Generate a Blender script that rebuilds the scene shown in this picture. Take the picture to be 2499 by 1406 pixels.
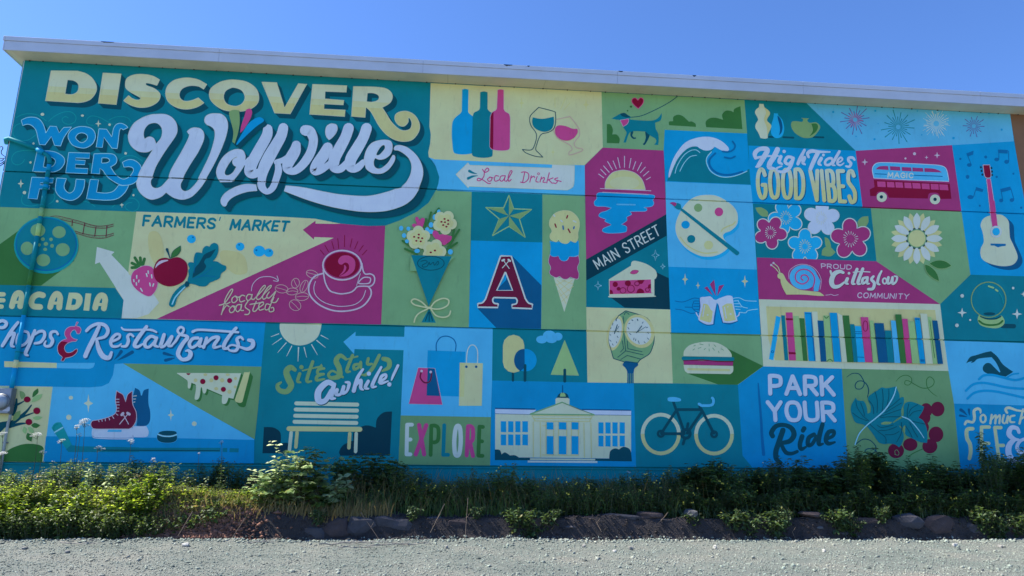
import bpy, bmesh, math, random
import numpy as np
from mathutils import Vector, Matrix
from mathutils.geometry import tessellate_polygon
for o in list(bpy.data.objects): bpy.data.objects.remove(o, do_unlink=True)
SC = bpy.context.scene
COL = SC.collection
# ---------------------------------------------------------------- camera
D = 16.5                     # metres from the lens to the painted wall
CAMZ = 1.6
YAW, PITCH, ROLL, FPX = 0.08793, 0.22900, 0.01034, 1740.0
def cam_axes():
    cy, sy, cp, sp = math.cos(YAW), math.sin(YAW), math.cos(PITCH), math.sin(PITCH)
    f = Vector((sy*cp, cy*cp, sp)); r = Vector((cy, -sy, 0)); u = r.cross(f)
    c, s = math.cos(ROLL), math.sin(ROLL)
    return c*r+s*u, -s*r+c*u, f
CR, CU, CF = cam_axes()
CPOS = Vector((0, -D, CAMZ))
cam_d = bpy.data.cameras.new('camera')
cam = bpy.data.objects.new('camera', cam_d); COL.objects.link(cam)
M4 = Matrix((CR, CU, -CF)).transposed().to_4x4(); M4.translation = CPOS
cam.matrix_world = M4
cam_d.sensor_width = 36; cam_d.lens = FPX/2499*36; cam_d.clip_end = 3000
SC.camera = cam
# ---------------------------------------------------------------- light
SUN = Vector((-0.84, 0.166, 1.0)).normalized()       # towards the sun
SUN_EL = math.asin(SUN.z); 
w = bpy.data.worlds.new('World'); SC.world = w; w.use_nodes = True
nt = w.node_tree; nt.nodes.clear()
sky = nt.nodes.new('ShaderNodeTexSky'); sky.sky_type = 'NISHITA'; sky.sun_disc = False
sky.sun_elevation = SUN_EL; sky.sun_rotation = math.atan2(SUN.x, SUN.y)
sky.air_density = 1.0; sky.dust_density = 0.4; sky.ozone_density = 2.6; sky.altitude = 0
bg = nt.nodes.new('ShaderNodeBackground'); bg.inputs[1].default_value = 0.15
wo = nt.nodes.new('ShaderNodeOutputWorld')
tint = nt.nodes.new('ShaderNodeMix'); tint.data_type = 'RGBA'; tint.blend_type = 'MULTIPLY'; tint.inputs[0].default_value = 1
tint.inputs[7].default_value = (.252, .355, .535, 1)          # clear deep-blue northern sky
nt.links.new(sky.outputs[0], tint.inputs[6]); nt.links.new(tint.outputs[2], bg.inputs[0]); nt.links.new(bg.outputs[0], wo.inputs[0])
sl = bpy.data.lights.new('sun', 'SUN'); sl.energy = 3.7; sl.angle = math.radians(0.5); sl.color = (1, .93, .80)
so = bpy.data.objects.new('sun', sl); COL.objects.link(so)
so.rotation_euler = (-SUN).to_track_quat('-Z', 'Y').to_euler(); so.location = (-20, 5, 30)
vs = SC.view_settings; vs.view_transform = 'Standard'; vs.look = 'None'; vs.exposure = 1.65; vs.gamma = 1; vs.use_curve_mapping = False
SC.render.engine = 'CYCLES'
# ---------------------------------------------------------------- helpers
def U(px, py, Y=0.0):
    """point of the photo grid brought to the vertical plane y=Y"""
    d = CF*FPX + CR*(px-1249.5) - CU*(py-703)
    return CPOS + d*((D+Y)/d.y)
def G(px, py, Z=0.0):
    d = CF*FPX + CR*(px-1249.5) - CU*(py-703)
    return CPOS + d*((Z-CAMZ)/d.z)
def tag(o, label=None, cat=None, group=None, kind=None):
    if label: o['label'] = label
    if cat: o['category'] = cat
    if group: o['group'] = group
    if kind: o['kind'] = kind
    return o
def empty(name, loc=(0,0,0), rz=0):
    o = bpy.data.objects.new(name, None); COL.objects.link(o); o.location = loc; o.rotation_euler = (0,0,rz); o.empty_display_size = .2
    return o
def mesh_obj(name, verts, faces, mats, parent=None, mi=None, smooth=False):
    me = bpy.data.meshes.new(name); me.from_pydata([tuple(v) for v in verts], [], faces)
    for m in (mats if isinstance(mats, (list, tuple)) else [mats]): me.materials.append(m)
    if mi is not None: me.polygons.foreach_set('material_index', mi)
    if smooth: me.polygons.foreach_set('use_smooth', [True]*len(faces))
    me.update()
    o = bpy.data.objects.new(name, me); COL.objects.link(o)
    if parent: o.parent = parent
    return o
class MB:
    """collects simple shapes into one mesh"""
    def __init__(s): s.v = []; s.f = []
    def add(s, v, f):
        n = len(s.v); s.v += [tuple(p) for p in v]; s.f += [tuple(i+n for i in q) for q in f]
    def box(s, a, b, bev=0.0):
        x0,y0,z0 = a; x1,y1,z1 = b
        if bev <= 0:
            s.add([(x0,y0,z0),(x1,y0,z0),(x1,y1,z0),(x0,y1,z0),(x0,y0,z1),(x1,y0,z1),(x1,y1,z1),(x0,y1,z1)],
                  [(3,2,1,0),(4,5,6,7),(0,1,5,4),(1,2,6,5),(2,3,7,6),(3,0,4,7)])
        else:
            bm = bmesh.new(); bmesh.ops.create_cube(bm, size=1)
            bmesh.ops.scale(bm, vec=(x1-x0,y1-y0,z1-z0), verts=bm.verts); bmesh.ops.translate(bm, vec=((x0+x1)/2,(y0+y1)/2,(z0+z1)/2), verts=bm.verts)
            bmesh.ops.bevel(bm, geom=bm.edges[:], offset=bev, segments=2, profile=.6, affect='EDGES')
            bm.verts.index_update(); s.add([v.co[:] for v in bm.verts], [[v.index for v in f.verts] for f in bm.faces]); bm.free()
    def tube(s, pts, r, n=10, cap=True):
        pts = [Vector(p) for p in pts]; rs = r if isinstance(r, (list, tuple)) else [r]*len(pts)
        up = Vector((0,0,1)); rings = []
        for i, p in enumerate(pts):
            t = (pts[min(i+1,len(pts)-1)] - pts[max(i-1,0)]).normalized()
            a = t.cross(up if abs(t.z) < .95 else Vector((1,0,0))).normalized(); b = t.cross(a)
            if i and (a.dot(la) < 0): a, b = -a, -b
            la = a
            rings.append([p + (a*math.cos(k*2*math.pi/n) + b*math.sin(k*2*math.pi/n))*rs[i] for k in range(n)])
        v = [q for R_ in rings for q in R_]; f = []
        for i in range(len(pts)-1):
            for k in range(n): f.append((i*n+k, i*n+(k+1)%n, (i+1)*n+(k+1)%n, (i+1)*n+k))
        if cap: f.append(tuple(range(n))[::-1]); f.append(tuple((len(pts)-1)*n+k for k in range(n)))
        s.add(v, f)
    def lathe(s, c, axis, prof, n=24):
        """prof: (radius, height along axis)"""
        ax = Vector(axis).normalized(); a = ax.orthogonal().normalized(); b = ax.cross(a); c = Vector(c)
        v = [c+ax*h+(a*math.cos(k*2*math.pi/n)+b*math.sin(k*2*math.pi/n))*r for r, h in prof for k in range(n)]
        f = [(i*n+k, i*n+(k+1)%n, (i+1)*n+(k+1)%n, (i+1)*n+k) for i in range(len(prof)-1) for k in range(n)]
        f.append(tuple((len(prof)-1)*n+k for k in range(n)))
        s.add(v, f)
    def build(s, name, mat, parent=None, smooth=False): return mesh_obj(name, s.v, s.f, mat, parent, smooth=smooth)
# ---------------------------------------------------------------- materials
def s2l(c): return tuple(((v/255)/12.92 if v/255 <= .04045 else ((v/255+.055)/1.055)**2.4) for v in c)
def newmat(name):
    m = bpy.data.materials.new(name); m.use_nodes = True
    return m, m.node_tree, m.node_tree.nodes['Principled BSDF']
def mix(nt, fac, a, b, mode='MIX'):
    n = nt.nodes.new('ShaderNodeMix'); n.data_type = 'RGBA'; n.blend_type = mode
    for s, v in ((n.inputs[0], fac), (n.inputs[6], a), (n.inputs[7], b)):
        if hasattr(v, 'links'): nt.links.new(v, s)
        else: s.default_value = v if not isinstance(v, tuple) else (*v, 1)
    return n.outputs[2]
def noise(nt, scale, detail=4, rough=.55, coords='Object', vec=None, w=None):
    tc = nt.nodes.new('ShaderNodeTexCoord'); n = nt.nodes.new('ShaderNodeTexNoise')
    n.inputs['Scale'].default_value = scale; n.inputs['Detail'].default_value = detail; n.inputs['Roughness'].default_value = rough
    if vec:
        mp = nt.nodes.new('ShaderNodeMapping'); mp.inputs['Scale'].default_value = vec
        nt.links.new(tc.outputs[coords], mp.inputs[0]); nt.links.new(mp.outputs[0], n.inputs['Vector'])
    else: nt.links.new(tc.outputs[coords], n.inputs['Vector'])
    return n.outputs['Fac']
def ramp(nt, fac, stops):
    r = nt.nodes.new('ShaderNodeValToRGB'); e = r.color_ramp.elements
    while len(e) > 1: e.remove(e[-1])
    e[0].position = stops[0][0]; e[0].color = (*stops[0][1], 1)
    for p, c in stops[1:]:
        x = e.new(p); x.color = (*c, 1)
    nt.links.new(fac, r.inputs[0]); return r.outputs[0]
def bump(nt, b, h, strength, dist):
    n = nt.nodes.new('ShaderNodeBump'); n.inputs['Strength'].default_value = strength; n.inputs['Distance'].default_value = dist
    nt.links.new(h, n.inputs['Height']); nt.links.new(n.outputs[0], b.inputs['Normal']); return n
def simple(name, col, rough=.7, metal=0, var=.12, sc=6, bmp=0.0, bsc=80):
    m, nt, b = newmat(name)
    f = noise(nt, sc)
    r = ramp(nt, f, [(.3, tuple(max(0, c*(1-var)) for c in col)), (.7, tuple(min(1, c*(1+var)) for c in col))])
    nt.links.new(r, b.inputs['Base Color']); b.inputs['Roughness'].default_value = rough; b.inputs['Metallic'].default_value = metal
    if bmp: bump(nt, b, noise(nt, bsc, 3), bmp, .01)
    return m
# ---------------------------------------------------------------- the wall and its paint
ZTOP = 10.73; XL = -10.39; XR = 26.0; ZB = .2
Z1, Z2, Z3 = 7.89, 4.485, 1.345            # three horizontal joints between the cladding tiers (upper lip)
GJ = .034                                  # joint height
def prof(z):
    """depth of the wall face at height z: tiers flat, joints cut back"""
    for zz in (Z1, Z2, Z3):
        if zz-GJ+.002 < z < zz-.002: return .05
    return 0.0
CUTS = sorted([z for zz in (Z1, Z2, Z3) for z in (zz, zz-.004, zz-GJ+.004, zz-GJ)])
ILL = (0.37, 0.48, 0.73)
def paint_mat(name, rgb, rough=.62):
    m, nt, b = newmat(name)
    lin = s2l(rgb); base = [c/i for c, i in zip(lin, ILL)]; pk = max(1, max(base)/.9)**.5
    base = tuple(min(.9, max(.0015, c/pk)) for c in base)
    n1 = noise(nt, 1.1, 5, .6); n2 = noise(nt, 38, 3, .6); n3 = noise(nt, 9, 4, .7, vec=(1, 1, .25))
    c1 = ramp(nt, n1, [(.3, tuple(c*.90 for c in base)), (.7, tuple(min(.9, c*1.08+.003) for c in base))])
    c2 = mix(nt, ramp(nt, n2, [(.35, (0, 0, 0)), (.75, (.16,)*3)]), c1, tuple(min(.9, c*.95+.010) for c in base))
    c3 = mix(nt, ramp(nt, n3, [(.56, (0, 0, 0)), (.8, (.20,)*3)]), c2, (.05, .06, .055))
    v = nt.nodes.new('ShaderNodeTexVoronoi'); v.inputs['Scale'].default_value = 5.5
    tc = nt.nodes.new('ShaderNodeTexCoord'); nt.links.new(tc.outputs['Object'], v.inputs['Vector'])
    spot = ramp(nt, v.outputs['Distance'], [(.018, (.75,)*3), (.032, (0, 0, 0))])
    n4 = noise(nt, .45, 2); gate = ramp(nt, n4, [(.56, (0, 0, 0)), (.62, (1, 1, 1))])
    spot = mix(nt, 1.0, spot, gate, 'MULTIPLY')
    c4 = mix(nt, spot, c3, (.045, .04, .035))
    nt.links.new(c4, b.inputs['Base Color']); b.inputs['Roughness'].default_value = rough
    b.inputs['Specular IOR Level'].default_value = .12
    bump(nt, b, noise(nt, 120, 3, .6), .25, .004)
    return m
PAL = dict(teal=(0,101,128), tealm=(0,102,129), dteal=(0,62,84), deep=(2,48,68), ice=(0,117,180), blue=(0,125,191), bluel=(18,140,205), lblue=(60,148,209),
  lblue2=(68,146,200), navy=(0,72,122), nblue=(0,88,150), mag=(127,44,106), pink=(160,58,124), maroon=(104,6,46), brown=(84,18,52), green=(92,137,109), greeno=(84,126,98),
  lgreen=(116,156,116), olive=(98,134,98), dgreen=(42,94,52), cream=(194,186,160), cream2=(190,178,140), yel=(194,184,144), white=(198,206,210), lav=(152,174,222),
  lcyan=(120,196,226), purple=(72,62,140), cpink=(214,184,176), rose=(214,176,214), grose=(168,138,150), brick=(92,74,66), tglow=(10,124,142), softw=(188,190,182))
MATS = {}
def pm(k):
    if k not in MATS: MATS[k] = paint_mat('paint_' + k, PAL[k])
    return MATS[k]
def catmull(P, closed, corners, sub=6):
    n = len(P); out = []
    segs = n if closed else n-1
    for i in range(segs):
        p1, p2 = P[i], P[(i+1) % n]
        c1, c2 = corners[i], corners[(i+1) % n]
        if c1 and c2: out.append(p1); continue
        p0 = P[(i-1) % n] if (closed or i > 0) and not c1 else p1
        p3 = P[(i+2) % n] if (closed or i+2 < n) and not c2 else p2
        if not closed:
            if i == 0: p0 = p1
            if i+2 >= n: p3 = p2
        p0, p1, p2, p3 = map(np.array, (p0, p1, p2, p3))
        for k in range(sub):
            t = k/sub
            out.append(tuple(.5*((2*p1) + (-p0+p2)*t + (2*p0-5*p1+4*p2-p3)*t*t + (-p0+3*p1-3*p2+p3)*t**3)))
    if not closed: out.append(tuple(P[-1]))
    return out
def parse(s):
    P, C = [], []
    for tkn in s.split():
        c = tkn.endswith('!'); P.append(tuple(float(v) for v in tkn.rstrip('!').split(','))); C.append(c)
    return P, C
def ribbon(P, W, caps=True):
    """P points, W half widths -> triangles, each later one lifted a hair above the former"""
    P = [np.array(p[:2], float) for p in P]
    Q = [P[0]]; WW = [W[0]]
    for p, wv in zip(P[1:], W[1:]):
        if np.linalg.norm(p-Q[-1]) > 1e-3: Q.append(p); WW.append(wv)
    P, W = Q, WW
    if len(P) < 2: return []
    T = []
    N = []
    for i in range(len(P)):
        d = P[min(i+1, len(P)-1)] - P[max(i-1, 0)]; d = d/(np.linalg.norm(d)+1e-9); N.append((d, np.array((-d[1], d[0]))))
    L = [P[i]+N[i][1]*W[i] for i in range(len(P))]; R = [P[i]-N[i][1]*W[i] for i in range(len(P))]
    out = []
    def cap(i, sgn, lift):
        d, nn = N[i]; c = P[i]; r = W[i]; prev = c+nn*r
        for k in range(1, 7):
            a = math.pi*k/6; q = c+nn*r*math.cos(a)+d*sgn*r*math.sin(a); out.append((c, prev, q, lift)); prev = q
    if caps: cap(0, -1, 0)
    for i in range(len(P)-1):
        out.append((L[i], R[i], R[i+1], i)); out.append((L[i], R[i+1], L[i+1], i))
    if caps: cap(len(P)-1, 1, len(P))
    return out
def tess(loops):
    vs = [[Vector((x, y, 0)) for x, y in lp] for lp in loops]
    flat = [p for lp in loops for p in lp]
    return [(np.array(flat[a]), np.array(flat[b]), np.array(flat[c]), 0) for a, b, c in tessellate_polygon(vs)]
def clip_half(tris, a, b, c):
    """keep a*x+b*y+c >= 0"""
    out = []
    for t in tris:
        pts = t[:3]; dist = [a*p[0]+b*p[1]+c for p in pts]
        if min(dist) >= 0: out.append(t); continue
        if max(dist) <= 0: continue
        poly = []
        for i in range(3):
            p, q, dp, dq = pts[i], pts[(i+1) % 3], dist[i], dist[(i+1) % 3]
            if dp >= 0: poly.append(p)
            if dp*dq < 0: poly.append(p+(q-p)*(dp/(dp-dq)))
        for k in range(1, len(poly)-1): out.append((poly[0], poly[k], poly[k+1], t[3]))
    return out
# single-line letters on a unit square
GL = {
'A': (.95, ['0,1! .5,0! 1,1!', '.18,.66! .82,.66!']),
'B': (.8, ['0,0! .55,0 .85,.1 .85,.38 .55,.48 0,.48!', '0,.48! .6,.48 .95,.6 .95,.88 .6,1 0,1!', '0,1! 0,0!']),
'C': (.85, ['.95,.22 .75,.03 .4,0 .1,.2 0,.5 .1,.8 .4,1 .75,.97 .95,.8']),
'D': (.88, ['0,0! .5,0 .88,.18 1,.5 .88,.82 .5,1 0,1!', '0,1! 0,0!']),
'E': (.68, ['.95,0! 0,0! 0,1! .95,1!', '0,.5! .8,.5!']),
'F': (.66, ['.95,0! 0,0! 0,1!', '0,.5! .8,.5!']),
'G': (.88, ['.95,.2 .75,.03 .4,0 .1,.2 0,.5 .1,.8 .4,1 .78,.97 .97,.78 .97,.55! .6,.55!']),
'I': (.12, ['0,0! 0,1!']),
'K': (.8, ['0,0! 0,1!', '.95,0! 0,.6!', '.3,.4! 1,1!']),
'L': (.62, ['0,0! 0,1! .95,1!']),
'M': (1.05, ['0,1! .08,0! .5,.8! .92,0! 1,1!']),
'N': (.85, ['0,1! 0,0! 1,1! 1,0!']),
'O': (.95, ['.5,0 .15,.1 0,.5 .15,.9 .5,1 .85,.9 1,.5 .85,.1 .5,0']),
'P': (.75, ['0,1! 0,0! .55,0 .95,.1 .95,.45 .55,.56 0,.56!']),
'R': (.8, ['0,1! 0,0! .55,0 .92,.1 .92,.42 .55,.52 0,.52!', '.42,.52! 1,1!']),
'S': (.75, ['.95,.15 .7,.01 .3,.01 .05,.15 .05,.35 .4,.47 .75,.57 .97,.72 .9,.92 .6,1 .25,.99 .0,.82']),
'T': (.8, ['0,0! 1,0!', '.5,0! .5,1!']),
'U': (.85, ['0,0! 0,.65 .1,.92 .5,1 .9,.92 1,.65 1,0!']),
'V': (.85, ['0,0! .5,1! 1,0!']),
'X': (.85, ['0,0! 1,1!', '1,0! 0,1!']),
'Y': (.9, ['0,0! .5,.5! 1,0!', '.5,.5! .5,1!']),
"'": (.12, ['.1,0! 0,.3!']),
' ': (.5, []),
}
FR = {'A':(0,80,4.998),'B':(500,130,4.135),'C':(0,260,5.4075),'D':(300,260,5.4075),'E':(650,260,5.021),'G':(0,500,4.686),'H':(300,500,5.4075),
'I':(520,520,5.0205),'J':(930,480,4.26),'K':(1030,190,4.849),'L':(1140,460,4.017),'M':(1420,220,4.136),'N':(1800,230,4.847),'O':(2000,240,4.848),
'P':(1420,520,5.858),'Q':(1420,740,6.696),'R':(1610,440,6.392),'S':(1610,640,4.537),'T':(1830,490,5.406),'U':(2100,490,5.208),'V':(1850,720,5.206),
'W':(2280,640,3.904),'X':(0,760,7.03),'Y':(300,760,5.858),'Z':(0,900,5.859),'a':(320,920,6.391),'b':(620,770,3.8),'c':(960,780,3.8),'d':(1180,780,3.8),
'e':(1540,900,5.409),'f':(1800,880,5.021),'g':(2040,880,5.023),'h':(2290,880,5.02),'px':(0,0,1)}
LAY = []       # (x0,y0,x1,y1,layer) of everything painted so far
STEP = .0004
def shape_tris(kind, opt, body, fr):
    """-> list of triangle groups in photo-grid units"""
    ox, oy, s = FR[fr]
    cv = lambda p: (ox+p[0]/s, oy+p[1]/s)
    w = float(opt.get('w', 10))/s/2
    if kind in ('c', 'p'):
        loops = []
        for part in body.split('|'):
            P, C = parse(part)
            if kind == 'p': C = [True]*len(P)
            loops.append([cv(q) for q in catmull([p[:2] for p in P], True, C)])
        return [tess(loops)], loops
    if kind in ('s', 'l'):
        out = []
        for part in body.split('|'):
            P, C = parse(part)
            if kind == 'l': C = [True]*len(P)
            closed = len(P) > 3 and P[0][:2] == P[-1][:2]
            ws = float(opt.get('ws', 1)); ww = [(p[2]/s/2*ws if len(p) > 2 else w) for p in P]
            P3 = [(*cv(p), q) for p, q in zip(P, ww)]
            if closed and kind == 's': pts = catmull(P3[:-1], True, C[:-1]); pts.append(pts[0])
            else: pts = catmull(P3, False, C)
            # break at sharp corners so that each run keeps its width
            runs = [[pts[0]]]
            for i in range(1, len(pts)):
                if len(runs[-1]) >= 2:
                    a = np.array(runs[-1][-1][:2])-np.array(runs[-1][-2][:2]); b = np.array(pts[i][:2])-np.array(pts[i-1][:2])
                    na, nb = np.linalg.norm(a), np.linalg.norm(b)
                    if na > 1e-6 and nb > 1e-6 and a.dot(b)/na/nb < .6: runs.append([runs[-1][-1]])
                runs[-1].append(pts[i])
            if 'dash' in opt:
                on = float(opt['dash'])/s; acc = 0; new = []; cur = []; draw = True
                for q in range(len(pts)-1):
                    a, b = np.array(pts[q]), np.array(pts[q+1]); L = np.linalg.norm((b-a)[:2]); n = max(1, int(L/(on/2)))
                    for k in range(n):
                        p = tuple(a+(b-a)*k/n)
                        if draw: cur.append(p)
                        acc += L/n
                        if acc > on:
                            acc = 0
                            if draw and len(cur) > 1: new.append(cur)
                            cur = []; draw = not draw
                runs = new
            for r_ in runs:
                if len(r_) > 1: out.append(ribbon(r_, [q[2] for q in r_], opt.get('cap', '1') == '1' and 'dash' not in opt))
        return out, None
    if kind == 'e':      # ellipse x,y,rx,ry,rot
        out = []
        for tkn in body.split():
            v = [float(a) for a in tkn.split(',')]
            if len(v) == 3: v.append(v[2])
            rot = math.radians(v[4]) if len(v) > 4 else 0
            lp = [cv((v[0]+v[2]*math.cos(t)*math.cos(rot)-v[3]*math.sin(t)*math.sin(rot), v[1]+v[2]*math.cos(t)*math.sin(rot)+v[3]*math.sin(t)*math.cos(rot))) for t in [k*math.pi/16 for k in range(32)]]
            if 'ring' in opt:
                lp.append(lp[0]); out.append(ribbon(lp, [float(opt['ring'])/s/2]*len(lp), False))
            else:
                out.append([(np.array(lp[0]), np.array(lp[k]), np.array(lp[k+1]), 0) for k in range(1, 31)])
        return out, None
    if kind == 'x':      # four-pointed sparkle
        out = []
        for tkn in body.split():
            v = [float(a) for a in tkn.split(',')]
            lp = []
            for k in range(8):
                a = k*math.pi/4; f = 1 if k % 2 == 0 else .32
                lp.append(cv((v[0]+v[2]*f*math.cos(a), v[1]+v[3]*f*math.sin(a))))
            if 'ring' in opt: lp.append(lp[0]); out.append(ribbon(lp, [float(opt['ring'])/s/2]*9, False))
            else: out.append(tess([lp]))
        return out, None
    if kind == 'r':      # rays x,y,r0,r1,n,rot  alternating length alt
        out = []
        for tkn in body.split():
            x, y, r0, r1, n, rot = [float(a) for a in tkn.split(',')]
            alt = float(opt.get('alt', .62))
            for k in range(int(n)):
                a = math.radians(rot)+k*2*math.pi/n; rr = r1*(1 if k % 2 == 0 else alt)*(1+.12*math.sin(k*5.3))
                A, B = cv((x+r0*math.cos(a), y+r0*math.sin(a))), cv((x+rr*math.cos(a), y+rr*math.sin(a)))
                out.append(ribbon([A, B], [w*.45, w]))
        return out, None
    if kind == 'f':      # petalled flower x,y,R,n,rot
        x, y, R, n, rot = [float(a) for a in body.split(',')]
        dp = float(opt.get('dp', .45)); lp = []
        for k in range(90):
            a = 2*math.pi*k/90; rr = R*((1-dp)+dp*abs(math.cos((a-math.radians(rot))*n/2))**float(opt.get('pw', .75)))
            lp.append(cv((x+rr*math.cos(a), y+rr*math.sin(a))))
        if 'ring' in opt: lp.append(lp[0]); return [ribbon(lp, [float(opt['ring'])/s/2]*len(lp), False)], None
        c = cv((x, y)); return [[(np.array(c), np.array(lp[k]), np.array(lp[(k+1) % 90]), 0) for k in range(90)]], [lp]
    if kind == 't':      # text in a quad  q=8 numbers
        q = [float(a) for a in opt['q'].split(',')]; Q = [np.array(q[i:i+2]) for i in (0, 2, 4, 6)]
        adv = [GL[ch][0] for ch in body]; gap = float(opt.get('gap', .38)); tot = sum(adv)+gap*(len(body)-1); x = 0; out = []
        for ch, av in zip(body, adv):
            for st in GL[ch][1]:
                P, C = parse(st); PP = []
                for px, py in P:
                    u = (x+px*av)/tot; PP.append(tuple(cv((Q[0]*(1-u)+Q[1]*u)*(1-py)+(Q[3]*(1-u)+Q[2]*u)*py)))
                closed = P[0] == P[-1]
                pts = catmull(PP[:-1], True, C[:-1]) + [PP[0]] if closed else catmull(PP, False, C)
                runs = [[pts[0]]]
                for i in range(1, len(pts)):
                    if len(runs[-1]) >= 2:
                        a = np.array(runs[-1][-1])-np.array(runs[-1][-2]); b = np.array(pts[i])-np.array(pts[i-1])
                        na, nb = np.linalg.norm(a), np.linalg.norm(b)
                        if na > 1e-6 and nb > 1e-6 and a.dot(b)/na/nb < .6: runs.append([runs[-1][-1]])
                    runs[-1].append(pts[i])
                for r_ in runs: out.append(ribbon(r_, [w]*len(r_)))
            x += av+gap
        return out, None
def to_wall(tris, lift):
    """photo-grid triangles -> wall-plane triangles (x, z, lift), cut at the joints"""
    out = []
    for a, b, c, l in tris:
        P = [U(p[0], p[1]) for p in (a, b, c)]
        out.append((np.array((P[0].x, P[0].z)), np.array((P[1].x, P[1].z)), np.array((P[2].x, P[2].z)), lift+l*.00001))
    return out
def cut_joints(tris):
    for z in CUTS:
        new = []
        for t in tris:
            zz = [p[1] for p in t[:3]]
            if min(zz) < z-1e-6 and max(zz) > z+1e-6:
                new += clip_half([t], 0, 1, -z) + clip_half([t], 0, -1, z)
            else: new.append(t)
        tris = new
    return tris
def emit(name, items, parent, label=None):
    """items: (colour, wall triangles)"""
    V, F, MI, mats = [], [], [], []
    for col, tris in items:
        m = pm(col)
        if m not in mats: mats.append(m)
        k = mats.index(m)
        for t in cut_joints(tris):
            cz = (t[0][1]+t[1][1]+t[2][1])/3
            mid = prof(cz)
            pts = []
            for p in t[:3]:
                # on a joint edge the outer corner stays out, the inner one is cut back
                y = 0.0
                for zz in (Z1, Z2, Z3):
                    if zz-GJ+.004-1e-5 <= p[1] <= zz-.004+1e-5: y = .05
                pts.append((p[0], y-.003-t[3], p[1]))
            ar = (pts[1][0]-pts[0][0])*(pts[2][2]-pts[0][2])-(pts[2][0]-pts[0][0])*(pts[1][2]-pts[0][2])
            if abs(ar) < 1e-8: continue
            if ar < 0: pts = pts[::-1]
            n = len(V); V += pts; F.append((n, n+1, n+2)); MI.append(k)
    if not F: return None
    o = mesh_obj(name, V, F, mats, parent, MI)
    if label: o['label'] = label
    return o
def layer_for(tris_groups):
    xs = [p[0] for g in tris_groups for t in g for p in t[:3]]; ys = [p[1] for g in tris_groups for t in g for p in t[:3]]
    bb = (min(xs), min(ys), max(xs), max(ys)); L = 0
    for b in LAY:
        if b[0] < bb[2] and b[2] > bb[0] and b[1] < bb[3] and b[3] > bb[1]: L = max(L, b[4])
    return bb, L+1
def motif(parent, name, frame, text, label=None, clip=None):
    if '##' in text:
        ch = text.strip().split('##'); o = None
        if ch[0].strip(): o = motif(parent, name, frame, ch[0], label, clip)
        for c in ch[1:]:
            head, body = c.split('\n', 1); nm, lb = [q.strip() for q in head.split('|')]
            o = motif(parent, nm, frame, body, lb, clip)
        return o
    items = []
    lines = [l.strip() for l in text.strip().split('\n') if l.strip()]
    shade = [l for l in lines if ' ext=' in l]
    for ln_, line in [(0, l) for l in shade] + [(1, l) for l in lines]:
        tk = line.split(' '); kind, col = tk[0], tk[1]; opt = {}; i = 2
        while i < len(tk) and '=' in tk[i]: k, v = tk[i].split('=', 1); opt[k] = v; i += 1
        body = ' '.join(tk[i:]) if kind == 't' else ' '.join(tk[i:]).strip()
        fr = opt.get('fr', frame)
        groups, loops = shape_tris(kind, opt, body, fr)
        if clip:
            for (x0, y0), (x1, y1) in zip(clip, clip[1:]+clip[:1]):
                a, b = -(y1-y0), (x1-x0); c = -(a*x0+b*y0)
                groups = [clip_half(g, a, b, c) for g in groups]
        groups = [g for g in groups if g]
        if not groups: continue
        s = FR[fr][2]
        if ln_ == 0:     # painted drop shade: the shape swept along a vector, below it
            ex, ey, ecol = opt['ext'].split(','); ex, ey = float(ex)/s, float(ey)/s
            n = int(opt.get('n', 5)); sh = []
            for k in range(n, 0, -1):
                sh.append([[(*(p+np.array((ex*k/n, ey*k/n)) for p in t[:3]), (n-k)*3+t[3]*.02) for t in g] for g in groups])
            allg = [g for q in sh for g in q]
            if clip:
                for (x0, y0), (x1, y1) in zip(clip, clip[1:]+clip[:1]):
                    a, b = -(y1-y0), (x1-x0); allg = [clip_half(g, a, b, -(a*x0+b*y0)) for g in allg]
            bb, L = layer_for(allg); LAY.append((*bb, L))
            for g in allg: items.append((ecol, to_wall(g, L*STEP)))
            continue
        bb, L = layer_for(groups)
        for gi, g in enumerate(groups): items.append((col, to_wall([(*t[:3], t[3]+gi*1.5) for t in g], L*STEP)))
        L += 2 + int((len(groups)*1.5+80)*.00001/STEP); LAY.append((*bb, L))
        if 'lo' in opt:      # second colour below a line y = y0 + k x (frame units)
            for spec in opt['lo'].split(';'):
                c2, y0, kk = spec.split(','); ox, oy, _ = FR[fr]; y0 = float(y0); kk = float(kk)
                # y_px*s... : (py-oy)*s >= y0 + kk*(px-ox)*s
                gg = [clip_half(g, -kk*s, s, -oy*s-y0+kk*ox*s) for g in groups]; gg = [g for g in gg if g]
                if gg:
                    L += 1
                    for gi, g in enumerate(gg): items.append((c2, to_wall([(*t[:3], t[3]+gi*1.5) for t in g], L*STEP)))
                    L += int(len(gg)*1.5*.00001/STEP)
                    LAY.append((*bb, L))
        if 'ol' in opt and loops:   # outline  colour,width
            oc, ow = opt['ol'].split(',')
            L += 1
            for lp in loops:
                lp = list(lp)+[lp[0]]
                rg = ribbon(lp, [float(ow)/s/2]*len(lp), False)
                if clip:
                    for (x0, y0), (x1, y1) in zip(clip, clip[1:]+clip[:1]):
                        a, b = -(y1-y0), (x1-x0); rg = clip_half(rg, a, b, -(a*x0+b*y0))
                items.append((oc, to_wall(rg, L*STEP)))
            LAY.append((*bb, L))
    return emit(name, items, parent, label)
BL = empty('mural_building', (0, 0, 0))
tag(BL, 'long windowless building with a bright painted mural wall and white roof edge', 'building')
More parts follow.
